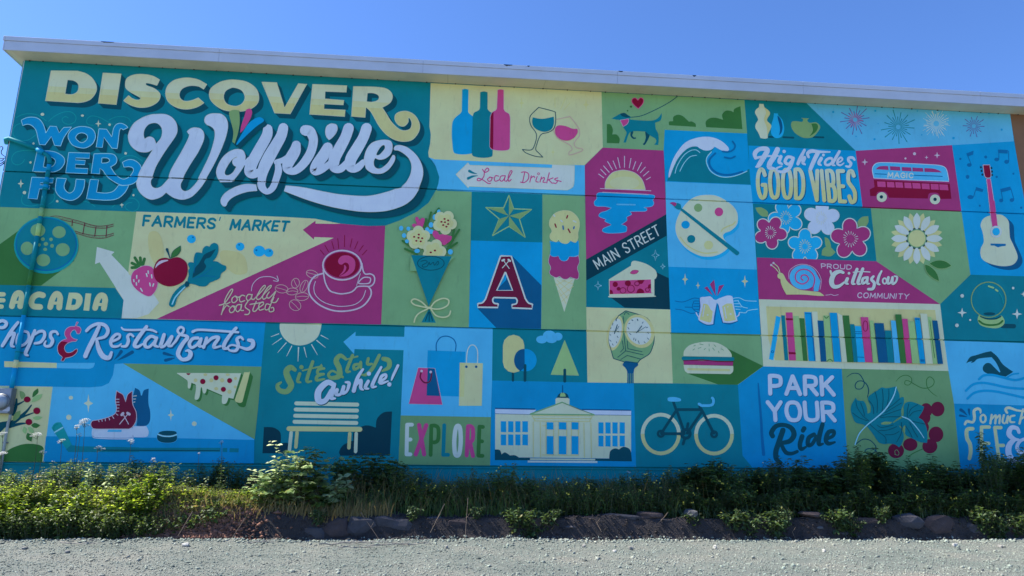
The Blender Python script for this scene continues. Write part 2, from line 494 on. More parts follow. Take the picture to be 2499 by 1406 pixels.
# wall body ------------------------------------------------------------------
def wall_mesh():
    zs = [ZB] ; ys = [0.0]
    for zz in (Z3, Z2, Z1):
        zs += [zz-GJ, zz-GJ+.004, zz-.004, zz]; ys += [0, .05, .05, 0]
    zs.append(ZTOP); ys.append(0.0)
    return zs, ys
zs, ys = wall_mesh()
rx = U(2465, 280).x + .0
def wall_strip(name, xa, xb, mat, label):
    V = []; F = []
    for x in (xa, xb):
        for z, y in zip(zs, ys): V.append((x, y, z))
        V.append((x, 9, ZTOP)); V.append((x, 9, ZB))
    n = len(zs)+2
    for i in range(n): F.append((i, i+n, (i+1) % n+n, (i+1) % n))
    F.append(tuple(range(n))); F.append(tuple(range(2*n-1, n-1, -1)))
    o = mesh_obj(name, V, F, mat, BL); o['label'] = label; return o
bmx = bpy.data.materials
WALL = wall_strip('wall', XL, rx, pm('teal'), 'painted stucco wall with horizontal joints')
bp = paint_mat('paint_brick', PAL['brick'], .85)
WALL2 = wall_strip('wall', rx+.002, XR, bp, 'bare brown end of the wall beyond the mural')
def panel(name, col, pts, label):
    P, _ = parse(pts); loops = [[tuple(p[:2]) for p in P]]
    Q = [p for p in loops[0]]
    return emit('mural_panel', [(col, to_wall(tess(loops), 0.0))], BL, label), Q
def quad_clip(pts):
    P, _ = parse(pts); return [p[:2] for p in P]
def Lx(y): return 58-.1955*(y-164)-3
def PN(col, pts, label, hexa=None):
    P, _ = parse(pts); Q = [tuple(p[:2]) for p in P]
    # shoelace: keep the order positive for clipping (y down)
    ar = sum(a[0]*b[1]-b[0]*a[1] for a, b in zip(Q, Q[1:]+Q[:1]))
    if ar < 0: Q = Q[::-1]
    o = emit('mural_panel', [(col, to_wall(tess([Q]), 0.0))], BL, label)
    return o, Q
p_disc, _ = PN('teal', '57,149 1051,203 1050,240 1048,309 1051.4,328 1050,350 1045.3,372 1046.5,384 1056,394 1063.5,406 1072,432 1070,448 1065,463 1046,495 1018,517 976,538 940,550 898,552 831,546 769,534 700,530 536,523 333,516.6 -9,505', 'dark teal mural field with the large town lettering')
p_film, _ = PN('green', '-9,505 333,517 313,665 281.7,703 -48,694', 'green mural field with a film reel')
p_farm, _ = PN('cream', '333,516.6 536,523 700,530 769,534 831,546 898,552 940,551 930,792 648,786 297,777 302,733 281.7,703 313,665', 'pale cream mural field with market produce')
p_cof, q_cof = PN('mag', '385,778.5 817,580 940,551 930,792 648,786', 'magenta mural field with a coffee cup') if False else (None, None)
p_aca, _ = PN('teal', '-48,694 281.7,703 302,733 297,777 -62,770', 'teal mural strip with cream capitals')
p_bou, _ = PN('green', '940,551 976,538 1018,517 1046,495 1065,463 1067,466 1151,468 1144,799 930,792', 'green mural field with a flower bouquet')
p_dri, _ = PN('cream', '1051,203 1468,225 1471,360 1427,403.4 1348,402 1061,389 1046.5,384 1045.3,372 1050,350 1051.4,328 1048,309', 'cream mural field with bottles and wine glasses')
p_loc, _ = PN('lblue', '1046.5,384 1061,389 1348,402 1427,403.4 1427.5,477 1323,474 1151,468 1065,463 1070,448 1072,432 1063.5,406', 'light blue mural strip with an arrow sign')
p_dog, _ = PN('green', '1468,225 1816.5,244.4 1823,326 1622,317 1619.5,367.5 1471,360.5', 'green mural field with a walking dog')
p_sun, _ = PN('mag', '1471,360.5 1619.5,367.5 1625.7,523 1430.2,633.5 1427,404', 'magenta mural field with a sunset')
p_mst, _ = PN('deep', '1625.7,523 1626.8,575.5 1431,684.7 1430.2,633.5', 'dark slanting mural band with white street name')
p_pie, _ = PN('teal', '1626.8,575.5 1635.6,755.6 1430.6,749.6 1431,684.7', 'teal mural field with a slice of berry pie')
p_clk, _ = PN('cream', '1430.6,749.6 1635.6,755.6 1641.8,935.7 1433.5,933.6', 'cream mural field with a post clock')
p_wav, _ = PN('blue', '1622,317 1823,326 1828.6,411 1832,452 1624,443.5 1619.5,367.5', 'blue mural field with a breaking wave')
p_pal, _ = PN('lblue', '1624,443.5 1832,452 1837,497 1846.8,658 1631,651 1625.7,523', 'light blue mural field with a paint palette')
p_bee, _ = PN('blue', '1631,651 1846.8,658 1855.8,816.4 1638,812', 'blue mural field with two clinking mugs')
p_bur, _ = PN('green', '1638,812 1855.8,816.4 1862.5,894.2 1800.7,939.2 1641.8,935.7', 'green mural field with a burger')
p_vas, _ = PN('teal', '1816.5,244.4 1968,252 2088,368.2 1826.3,355.4 1823,326', 'teal mural field with three vases')
p_hig, _ = PN('blue', '1826.3,355.4 2088,368.2 2105,506 1837,497 1832,452 1828.6,411', 'blue mural field with two-tone lettering')
p_fir, _ = PN('lblue2', '1968,252 2465,279 2474.4,345 2323,354.5 2088,368.2', 'pale blue mural field with fireworks')
p_bus, _ = PN('mag', '2088,368.2 2323,354.5 2346,515 2125,506.6 2105,506', 'magenta mural field with a double-deck bus')
p_gui, _ = PN('blue', '2323,354.5 2474.4,345 2500,490 2534,675.5 2368,670.5 2346,515', 'blue mural field with a guitar')
p_flo, q_flo = PN('teal', '1837,497 2105,506 2125,506.6 2139,638 1846.8,628.7', 'teal mural field with five big blossoms')
p_sna, _ = PN('mag', '1846.8,628.7 2139,638 2294,742.5 1852,730.5', 'magenta mural field with a snail')
p_dai, _ = PN('green', '2125,506.6 2346,515 2368,670.5 2294,742.5 2139,638', 'green mural field with a daisy')
p_boo, _ = PN('softw', '1852,730.5 2294,742.5 2304.3,830.6 2314.5,905.5 2054,900 1862.5,894.2', 'pale framed mural field with a row of books')
p_cry, _ = PN('teal', '2368,670.5 2534,675.5 2565,840 2304.3,830.6 2294,742.5', 'teal mural field with a crystal ball')
p_swi, _ = PN('lblue', '2304.3,830.6 2565,840 2592,992 2328,985 2314.5,905.5', 'light blue mural field with a swimmer')
p_see, _ = PN('ice', '2328,985 2592,992 2620,1152 2343.8,1146', 'blue mural field with cream lettering')
p_gra, _ = PN('greeno', '2054,900 2314.5,905.5 2328,985 2343.8,1146 2069.5,1144', 'green mural field with leaves and berries')
p_par, _ = PN('ice', '1862.5,894.2 2054,900 2069.5,1144 1836,1141 1812,1112 1800.7,939.2', 'blue mural field with white capitals and dark script')
p_bik, _ = PN('tealm', '1546.6,935 1641.8,935.7 1800.7,939.2 1812,1112 1836,1141 1552.3,1139.5', 'teal mural field with a bicycle')
p_mus, _ = PN('ice', '1200.7,928.7 1433.5,933.6 1546.6,935 1552.3,1139.5 1196,1136', 'blue mural field with a columned hall')
p_tre, _ = PN('tealm', '1202.4,801 1431.3,805 1433.5,933.6 1200.7,928.7', 'teal mural field with three stylised trees')
p_sta, _ = PN('teal', '1151,468 1323.7,474 1323.7,592 1149.5,587', 'teal mural field with a barn star')
p_let, q_let = PN('blue', '1149.5,587 1323.7,592 1320.5,803 1144,799', 'blue mural field with one big maroon capital')
p_ice, _ = PN('green', '1323.7,474 1427.5,477 1430.2,633.5 1430.6,749.6 1431.3,805 1320.5,803 1323.7,592', 'narrow green mural field with an ice cream cone')
p_sho, _ = PN('lblue', '987.6,795.6 1202.4,801 1200.7,928.7 1198,1018 978,1014', 'light blue mural field with shopping bags')
p_exp, _ = PN('greeno', '978,1014 1198,1018 1196,1136 972,1133.6', 'green mural field with many-coloured capitals')
p_sit, _ = PN('tealm', '648,786 930,792 987.6,795.6 978,1014 972,1133.6 620,1131 638,895', 'teal mural field with a bench and a sun')
p_res, _ = PN('ice', '-62,770 297,777 648,786 638,895 300,887 280,888.7 276,915 266,935 249,943 220,945.6 128.7,944 -92,940', 'blue mural strip with white script')
p_app, _ = PN('cream', '-92,940 128.7,944 106,1128 -128,1126', 'cream mural field with an apple branch')
p_ska, _ = PN('lblue', '280,888.7 300,887 492,1000 620.5,1072 620,1131 106,1128 128.7,944 220,945.6 249,943 266,935 276,915', 'light blue mural field with ice skates')
p_piz, _ = PN('greeno', '300,887 638,895 629.5,999 621.5,1072 492,1000', 'green mural triangle with a pizza slice')
motif(BL, 'mural_panel', 'I', '''
p mag -691,1298 1480,304 1240,295 1235,326 1100,207 1255,95 1255,130 1480,134 1560,131 1898,161 2109,156 2060,1366 643,1336''', 'magenta mural field with an arrow and a coffee cup')
P_COF = bpy.data.objects[-1] if False else [o for o in BL.children if o.get('label','').startswith('magenta mural field with an arrow')][0]
# ---- big lettering
motif(p_disc, 'painted_swirl', 'C', '''
s tglow w=9 640,200 720,130 840,75 940,75 1000,130 990,200 920,235 850,220 820,170 860,135 900,150
s tglow w=9 1490,240 1400,190 1300,140 1200,128 1145,180 1160,235 1230,250
s tglow w=9 1440,180 1530,140 1630,135 1700,160 1728,205
s tglow w=9 215,150 290,110 400,95 500,115 570,160 610,190
s tglow w=9 480,370 400,430 330,450 230,430 180,380 175,310 210,250 270,225
s tglow w=9 490,585 380,580 260,590 190,620 155,690 175,750 240,770 300,740 325,700
s tglow w=9 1585,790 1575,740 1610,680 1700,650 1790,665 1885,725
s tglow w=9 300,1170 285,1230 310,1290 400,1315 500,1300
s tglow w=9 650,1150 710,1160 725,1200 690,1260 640,1290
s tglow w=9 985,1300 1050,1260 1120,1255 1190,1275 1255,1320
s tglow w=9 1480,1330 1560,1270 1680,1215 1780,1220 1835,1280 1820,1350 1760,1385 1690,1370 1650,1320 1690,1275 1740,1270
e softw 562,105,24,20 1090,122,20,15 1448,242,16 445,490,14 1660,620,17 405,740,15 325,1138,22 757,1252,16 1763,1172,14
x softw 1300,230,40,50 278,1020,42,62 1610,1300,28,40''', 'thin pale curls, dots and sparkles')
motif(p_disc, 'lettering', 'C', '''
c ice ol=lcyan,9 ext=52,62,dteal 285,185! 360,150 450,145 520,170 570,230 600,310 608,355! 665,262! 750,268! 785,350! 845,280! 950,275! 890,350 840,430 805,525! 725,518! 682,400! 600,510! 525,505! 500,400 480,320 430,260 370,238 305,255!
c ice ol=lcyan,9 ext=52,62,dteal 1110,268 1220,300 1265,390 1230,490 1150,545 1070,550 960,510 903,410 930,330 1010,280 | 1090,352 1150,380 1155,430 1110,475 1060,475 1005,420 1030,370
c ice ol=lcyan,9 ext=52,62,dteal 1310,297! 1410,303! 1480,405! 1500,300 1540,240 1600,225 1660,250 1692,282! 1630,312! 1600,295 1580,330 1565,450 1550,560! 1480,553! 1375,410! 1355,545! 1273,540!
c ice ol=lcyan,9 ext=52,62,dteal 495,590! 660,590 760,615 840,670 858,740 810,820 740,860 660,868 435,860! | 600,660! 660,665 720,695 735,740 700,790 640,808 575,800!
p ice ol=lcyan,9 ext=52,62,dteal 912,610 1190,618 1183,688 1005,682 998,708 1130,715 1122,772 1000,765 998,815 1165,822 1158,890 870,878
p ice ol=lcyan,9 ext=52,62,dteal 425,935 712,950 700,1012 540,1010 532,1035 665,1045 655,1093 525,1090 495,1225 375,1215
c ice ol=lcyan,9 ext=52,62,dteal 755,945! 882,955! 850,1050 870,1110 920,1145 970,1120 995,1060 1008,962! 1125,970! 1110,1080 1060,1180 980,1235 900,1240 800,1200 740,1120 738,1040
c ice ol=lcyan,9 ext=52,62,dteal 1195,965! 1305,972! 1278,1135! 1400,1145 1500,1120 1570,1040! 1620,1048! 1705,1040! 1650,1140 1550,1220 1400,1240 1145,1222!
c ice ol=lcyan,9 ext=40,50,dteal 1245,628! 1420,625 1510,640 1548,700 1530,760 1465,800! 1500,860 1550,920 1620,960 1680,950 1730,910 1765,850 1750,810 1700,798! 1640,805! 1620,740! 1700,705 1780,715 1850,770 1870,840 1840,940 1780,1010 1700,1040 1600,1040 1500,990 1420,930 1365,850! 1325,820! 1320,893! 1208,888! | 1350,683! 1420,685 1450,715 1420,745 1345,750!
''', 'blue capitals reading WON DER FUL with pale outlines')
motif(p_disc, 'lettering', 'A', '''
c softw lo=cream,620,.055;cream2,690,.055 ol=softw,6 ext=57,60,dteal n=8 625,465! 950,470! 1050,500 1130,560 1178,650 1170,730 1110,810 1030,845 950,855! 555,832! | 825,575! 900,585 950,620 962,670 945,720 900,750 850,755 795,748!
p softw lo=cream,620,.055;cream2,690,.055 ol=softw,6 ext=57,60,dteal n=8 1258,492 1480,503 1420,880 1200,862
c softw lo=cream,620,.055;cream2,690,.055 ol=softw,6 ext=57,60,dteal n=8 1950,575! 1915,645! 1850,625 1790,615 1778,630 1800,650 1880,680 1945,735 1955,790 1920,850 1830,900 1720,915 1620,895 1550,860 1510,830! 1570,768! 1610,800 1660,820 1700,820 1715,800 1690,780 1600,730 1540,680 1530,620 1550,560 1620,520 1720,508 1850,525
c softw lo=cream,620,.055;cream2,690,.055 ol=softw,6 ext=57,60,dteal n=8 2524,632! 2485,692! 2420,655 2320,648 2230,680 2190,740 2200,800 2250,835 2330,830 2420,795! 2490,858! 2400,910 2280,935 2160,915 2060,850 2022,760 2040,660 2110,590 2200,560 2300,552 2420,575
c softw fr=B lo=cream,400,.055;cream2,460,.055 ol=softw,5 ext=47,50,dteal n=8 300,270 420,290 510,350 545,430 530,510 450,570 340,592 300,593 180,570 90,510 47,440 60,360 140,300 220,275 | 295,348 370,375 405,440 385,500 340,530 290,535 220,510 190,450 205,390 245,360
p softw fr=B lo=cream,400,.055;cream2,460,.055 ol=softw,5 ext=47,50,dteal n=8 575,292 725,297 805,550 945,307 1030,312 862,614 705,605
p softw fr=B lo=cream,400,.055;cream2,460,.055 ol=softw,5 ext=47,50,dteal n=8 1088,315 1435,330 1428,395 1215,387 1212,462 1405,478 1398,523 1205,513 1203,565 1418,575 1412,640 1057,618
c softw fr=B lo=cream,400,.055;cream2,460,.055 ol=softw,5 ext=47,50,dteal n=8 1500,337! 1750,345 1850,370 1893,430 1870,500 1790,550! 1830,610 1880,690 1950,760 2010,782 2070,765 2088,710 2070,660 2052,655! 2050,700 2010,738 1960,730 1920,680 1925,620 1980,590 2050,590 2120,630 2165,710 2160,790 2100,870 2020,893 1930,880 1840,830 1760,740 1680,600 1625,545! 1618,650! 1480,640! | 1640,402! 1700,403 1750,425 1757,460 1730,485 1680,495 1632,490!
''', 'large cream capitals reading DISCOVER with dark drop shade')
motif(p_disc, 'lettering', 'D', '''
c lav ol=white,4 ext=63,72,dteal n=8 430,108 560,108 650,150 710,230 722,330 690,410 600,540 520,660 440,800 395,925! 395,950! 375,980 375,1030 400,1070 450,1082 510,1060 560,1010 600,965! 605,945! 640,840 720,700 800,560 860,440 880,380 868,365! 850,335! 900,295 960,283 1030,300 1070,350 1075,420 1050,500 990,620 900,760 830,880 800,945! 795,975! 768,1030 775,1090 820,1122 880,1105 940,1050 990,990! 1000,950! 1080,790 1150,640 1200,480 1218,370 1200,300 1150,262 1110,245 1080,200 1095,140 1150,105 1230,97 1310,110 1370,170 1390,260 1370,380 1330,500 1270,640 1190,800 1110,940! 1095,985! 1020,1090 920,1190 830,1228 760,1232 680,1210 620,1175 575,1140! 520,1190 450,1222 370,1232 280,1190 210,1110 183,1020 205,950! 205,915! 260,800 340,670 402,572! 340,605 270,610 190,590 110,520 75,420 90,330 150,230 250,160 350,120 | 292,435! 278,380 290,310 340,245 410,222 470,235 515,290 522,360 500,430 440,500! 434,470 410,425 370,405 330,410
c lav ol=white,4 ext=63,72,dteal n=8 1530,568 1590,590 1620,660 1610,740 1600,790 1550,870 1480,960 1440,1000! 1290,1003! 1250,940 1235,870 1255,790 1310,690 1380,620 1460,578 | 1500,672 1450,700 1390,780 1350,860 1355,905 1400,912 1460,870 1500,800! 1465,780 1448,740 1460,700 1510,675
s lav w=60 ext=63,72,dteal n=8 1590,760 1630,740 1670,700
s lav ext=63,72,dteal n=8 1915,305,125 1900,400,140 1800,580,145 1710,750,150 1680,860,150 1730,895,120 1810,860,90 1860,800,70
s lav ext=63,72,dteal n=8 2120,290,130 2090,400,140 2010,540,150 1930,680,160 1860,830,150 1838,960,110 1835,1060,105 1900,1130,75 1975,1085,85 2020,980,90 2055,860,95 2050,780,80
s lav fr=E ext=58,66,dteal n=8 130,690,70 210,660,65 290,600,60 330,540,60
s lav fr=E ext=58,66,dteal n=8 370,480,110 350,560,140 275,690,140 262,770,110 330,800,90 400,765,100 480,680,110 550,560,110 580,430,110 560,350,120 530,310,130 480,300,130
s lav fr=E ext=58,66,dteal n=8 755,510,125 700,610,140 620,720,130 600,790,120 660,790,90 740,740,80 790,690,60
c lav fr=E ol=white,4 ext=50,60,dteal n=8 812,215 860,230 873,280 850,340 800,395 768,415! 735,370 725,310 740,250 780,220
s lav fr=E ext=58,66,dteal n=8 1010,275,130 970,390,130 900,520,140 840,640,140 830,740,125 870,780,90 930,760,90 990,690,70
s lav fr=E ext=58,66,dteal n=8 1230,275,130 1190,390,130 1110,530,140 1040,650,140 1030,740,125 1070,775,90 1130,750,90 1190,690,70
c lav fr=E ol=white,4 ext=58,66,dteal n=8 1470,418 1530,440 1547,510 1525,590 1460,645 1390,660 1335,640! 1318,680 1325,740 1365,770 1420,760 1490,700 1535,630 1555,605 1578,620 1570,680 1510,770 1440,820 1370,833 1290,820 1225,770 1210,700! 1200,640 1230,540 1290,460 1380,425 | 1445,482 1455,520 1420,570 1380,605 1350,600 1370,550 1410,495
c lav fr=E ol=white,4 ext=72,72,dteal n=8 1565,520 1590,490 1660,487 1750,525 1850,620 1910,740 1918,860 1870,1005! 1865,1030! 1800,1130 1700,1210 1560,1265 1400,1295 1200,1298 1000,1275 750,1225 500,1150 300,1075 222,1045! 245,978! 450,1000 700,1050 900,1085 1150,1105 1300,1098 1480,1055 1580,1020! 1640,1010! 1720,930 1770,830 1780,730 1750,650 1690,590 1620,550 1575,545
c lav ol=white,4 ext=63,72,dteal n=8 1760,1035! 1775,1118! 1650,1130 1520,1170 1430,1220 1385,1270 1365,1315 1330,1320 1298,1280 1300,1220 1350,1150 1430,1095 1530,1050 1640,1028
''', 'big pale lavender script of the town name with a sweeping tail')
motif(p_disc, 'painted_burst', 'B', '''
c olive ext=20,30,dteal 260,590 300,578 350,585! 355,700 340,800 305,918! 280,900! 290,800 265,690 248,620
c pink ext=20,30,dteal 420,575! 460,565 480,600 460,670 400,770 360,810! 370,740 400,650
c blue ext=30,40,dteal 510,665 560,652 597,675 590,700 530,740 430,830 325,935! 320,920! 370,830 440,720''', 'green, pink and blue rays between the two words')
# ---- film
motif(p_film, 'painted_film_reel', 'G', '''
p dgreen 0,450 260,262 850,640 470,925 -230,912 -100,520
s brown w=7 560,140 650,128 760,150 900,185 1080,238 1200,240 1300,220
s brown w=7 640,155 740,178 900,215 1050,258 1200,268 1300,243
s brown w=12 dash=7 640,145 760,165 900,200 1080,248 1200,254 1300,232
s brown w=7 860,300 960,330 1080,350 1200,350 1300,325
s brown w=7 870,325 1000,365 1100,382 1200,380 1300,348
s brown w=12 dash=7 865,312 1000,350 1100,368 1200,366 1300,336
l brown w=9 830,180 825,240 | 970,210 950,335 | 1100,248 1085,360 | 1225,245 1215,362
e tglow 532,462,370,328
e nblue 532,455,352,305
e teal 532,452,340,293
e green 438,295,84,74 680,315,76,68 315,500,72,76 722,515,80,74 500,635,78,70 495,395,22,20 588,398,20,20 530,450,25,22 600,472,20,22 522,512,22,18 455,460,16,18''', 'teal film reel with a curling strip of film')
motif(p_film, 'painted_arrow', 'G', '''
p white 1110,483 1312,540 1275,572 1465,770 1480,800 1720,960 1820,1120 1700,1250 1560,1296 1392,1295 1415,1088 1140,658 1087,680''', 'white arrow pointing up to the film reel')
motif(p_aca, 'lettering', 'G', '''
s cream w=50 -60,1022 42,1024
s cream w=50 -60,1090 40,1092
s cream w=50 -60,1160 20,1164
s cream w=66 137,1160! 165,1060 195,1015 235,1015 250,1060! 232,1160!
s cream w=34 160,1115 245,1115
s cream w=66 492,1035 440,1025 385,1055 360,1115 385,1160 460,1168
s cream w=66 575,1170! 600,1080 635,1025 670,1025 690,1065! 678,1175!
s cream w=34 605,1125 690,1125
c cream 790,1005! 900,1012 945,1070 925,1150 860,1200 750,1198! | 830,1070! 870,1085 860,1140 815,1145!
p cream 980,1012 1045,1015 1020,1212 955,1208
s cream w=66 1090,1180! 1115,1090 1150,1040 1190,1045 1205,1090! 1190,1185!
s cream w=34 1115,1140 1200,1142''', 'cream rounded capitals reading ACADIA')
# ---- farmers market
motif(p_farm, 'lettering', 'H', '''
t teal w=32 q=285,145,1228,188,1205,310,268,272 FARMERS
l teal w=12 1287,165 1273,208
t teal fr=I w=30 q=238,85,935,108,905,218,212,200 MARKET''', "teal capitals reading FARMERS' MARKET")
motif(p_farm, 'painted_pear', 'H', '''
c cream2 350,370 480,380 545,640 480,760 400,750 340,560
## painted_lemon | faint yellow lemon
c cream2 1300,610 1500,620 1600,680 1640,800 1630,900 1500,920 1400,860 1300,760
## painted_blueberries | four scattered blueberries
e bluel 905,452,58,55 1547,552,57,54 1800,612,78,72 1925,633,60,56
e nblue 925,430,12,10 1535,530,12,10 1762,600,14,12 1942,610,14,10
## painted_strawberry | pink strawberry with white seeds
s dgreen w=38 120,770 210,810 | 160,700 215,790 | 230,700 240,790 | 285,715 265,790 | 120,830 200,825
c pink ol=rose,5 190,845 280,805 370,815 430,880 465,990 450,1100 400,1180 350,1210 280,1190 180,1120 120,1040 110,960 135,890
l white w=17 185,935 185,970 | 145,990 150,1015 | 215,995 210,1020 | 180,1030 182,1060 | 335,875 338,905 | 312,912 322,945 | 380,925 385,965 | 357,1035 364,1070 | 408,1045 397,1075 | 237,1105 258,1140
## painted_apple | maroon apple with a leaf
c maroon 630,718! 560,700 480,720 430,780 405,880 430,980 500,1045 600,1078 700,1065 800,1010 850,920 855,810 820,740 740,695 680,700
c rose 430,840! 445,790 500,740 590,728 600,740! 530,765 470,800
s dteal 585,590,36 605,650,20 628,715,10
c dgreen ol=dteal,4 765,542! 762,610 720,670 635,710! 650,640 690,590
## painted_beet_leaf | teal leafy greens tied at the stalk
c teal 1215,505 1260,540 1260,620 1230,700 1190,745! 1250,752 1310,790 1360,810 1360,860 1300,910 1280,970 1200,1010 1150,1030 1100,1075 1030,1080 950,1055 870,1040! 855,1000 870,930 865,870 880,840 862,790 880,760 935,765! 940,700 960,640 1000,630 1045,640! 1060,580 1100,545 1145,555! 1170,520
c dteal 1230,585! 1160,690 1100,715 1075,760 1100,810 1070,870 1000,920 920,970! 930,900 960,830 1010,770 1050,700 1090,650
s nblue w=6 920,985 1050,930 1190,825 | 1000,950 1120,940 1240,955 | 980,640 960,780 940,900
s teal 850,1050,50 760,1120,66 690,1210,76 652,1310,84
s lcyan w=18 820,1090 750,1160 690,1230 655,1312
e dteal 850,1050,30,40''', 'faint yellow pear')
# ---- coffee
motif(P_COF, 'painted_coffee_cup', 'I', '''
l maroon w=9 1315,455 1360,510 | 1370,395 1415,475 | 1455,350 1480,440 | 1528,315 1540,435 | 1612,275 1610,415 | 1703,315 1680,420 | 1775,350 1735,440 | 1840,398 1788,470 | 1885,455 1828,515
e grose ring=8 1215,750,75,45,20 1010,860,48,60,15 1115,898,42,78,25 840,930,78,50,8 970,962,70,42,-5 1090,1025,82,48,-5 1005,1130,74,62,35
s grose w=7 1150,730 1210,745 1270,760 | 990,815 1010,865 1035,905 | 1135,840 1110,900 1090,955 | 775,915 840,930 900,950 | 910,970 970,955 1035,965 | 1020,1030 1090,1020 1160,1025 | 955,1085 1005,1130 1050,1180
s rose w=19 1350,740 1250,775 1190,850 1172,950 1210,1040 1310,1130 1450,1190 1590,1205 1750,1180 1860,1120 1930,1020 1935,950 1905,905
s rose w=10 1255,840 1235,920 1260,1010 1350,1090 1480,1135 1600,1145 1740,1120 1830,1050 1870,950
s rose w=17 1350,700 1375,850 1430,950 1500,980 1580,992 1680,975 1730,945 1770,905 1850,898 1930,898 1975,850 1975,780 1930,748 1870,750 1840,710 1825,620
s rose w=15 1790,865 1900,865 1930,830 1920,795 1850,792 1800,830 1790,865
s rose w=9 1805,745 1760,890
e rose 1583,642,246,190
e mag 1583,642,226,170
e maroon 1583,640,212,156
c pink 1535,580 1580,530 1660,525 1730,570 1745,640 1720,720 1640,775 1540,782! 1620,740 1665,690 1660,630 1620,610 1580,635 1545,625
c pink 1610,640 1635,670 1610,730 1540,778! 1590,720 1605,680''', 'steaming coffee cup on a saucer beside coffee beans')
motif(P_COF, 'lettering', 'I', '''
s rose w=9 470,955 490,870 570,795 680,780 760,800 798,832 | 785,772 800,835 740,830
s cpink w=14 80,1132 140,1110 200,1030 243,950 225,938 180,1000 145,1080 160,1118 210,1095 | 275,1018 238,1045 235,1090 268,1098 300,1060 278,1020 305,1034 335,1025 | 392,1018 355,1010 325,1050 340,1090 390,1075 | 478,1005 435,1000 410,1040 430,1075 465,1050 482,1000 472,1050 500,1062 | 500,1062 570,990 640,910 630,890 590,930 540,1020 545,1060 582,1052 | 582,1052 640,980 712,908 705,890 660,930 610,1020 622,1058 655,1040 | 690,970 660,1020 685,1045 735,1000 768,965 735,1040 715,1090 770,1095 803,1048
s cpink w=14 138,1130 105,1245 | 122,1200 165,1138 200,1150 | 240,1140 205,1180 215,1220 255,1210 268,1165 240,1140 290,1150 | 345,1125 300,1130 280,1180 305,1212 345,1170 352,1120 342,1190 375,1195 | 432,1080 395,1150 450,1200 435,1242 392,1245 | 532,1085 490,1190 520,1205 560,1160 | 455,1122 620,1095 | 565,1160 620,1120 605,1092 565,1130 572,1190 625,1178 | 700,1125 655,1118 640,1180 680,1180 722,1090 747,1035 | 722,1090 690,1180 700,1212 745,1200 740,1160 715,1165''', 'thin cream script reading locally roasted')
# ---- bouquet
motif(p_bou, 'painted_bouquet', 'J', '''
s dgreen w=22 600,130 555,190 | 520,170 490,285 | 468,240 460,325 | 225,465 330,540 | 250,548 370,600 | 760,350 690,570 | 812,350 700,530 | 790,485 680,560
e lblue 210,335,22,26 285,340,20,22 240,410,22,24 375,570,28,22 720,580,26,28 520,300,24,28 560,220,24,30 600,165,18,24 480,350,22,26 270,470,20,20 520,370,26,24
c pink 320,300 350,285 375,300! 355,235 375,215 395,240 405,265! 415,235 440,228 455,245 440,300 425,335 380,335 340,325
c pink 535,385 555,358 590,372 605,400 650,395 700,410 735,420 725,460 690,490 650,510 600,470 550,430
f cream dp=.25 662,275,128,5,-60
f yel dp=.28 662,275,92,5,-60
f cream dp=.25 388,435,126,5,-90
f yel dp=.28 388,435,90,5,-90
f cream dp=.25 550,575,128,5,-70
f yel dp=.28 550,575,92,5,-70
e maroon 660,240,11,9 697,255,11,9 627,270,11,9 664,274,11,9 697,293,11,9 646,304,11,9 679,320,11,9 393,402,11,9 345,425,11,9 390,435,11,9 428,440,11,9 368,467,11,9 413,472,11,9 560,567,12,10 517,587,12,9
p teal 315,615 735,628 495,1145
p green 560,624 770,630 640,760
p green 310,622 395,780 300,780
p teal 315,615 735,628 495,1145
p teal 500,1160 570,1312 418,1308
l dteal w=10 495,1200 460,1290 | 500,1200 500,1295 | 508,1200 535,1290
e dteal ring=8 518,700,138,72
s dteal w=7 415,680 460,670 480,690 430,720 440,740 480,730 500,690 510,715 530,700 545,690 555,720 590,680 600,700 580,720
s cream w=15 480,1160 430,1150 350,1130 315,1095 350,1070 420,1100 480,1155 | 515,1160 560,1100 640,1065 700,1080 695,1130 640,1165 570,1175 520,1165 | 480,1175 400,1215 360,1260 345,1310 | 520,1175 570,1240 650,1260 705,1240 722,1195
p cream 478,1150 520,1150 520,1175 478,1175''', 'paper cone of flowers tied with a cream ribbon')
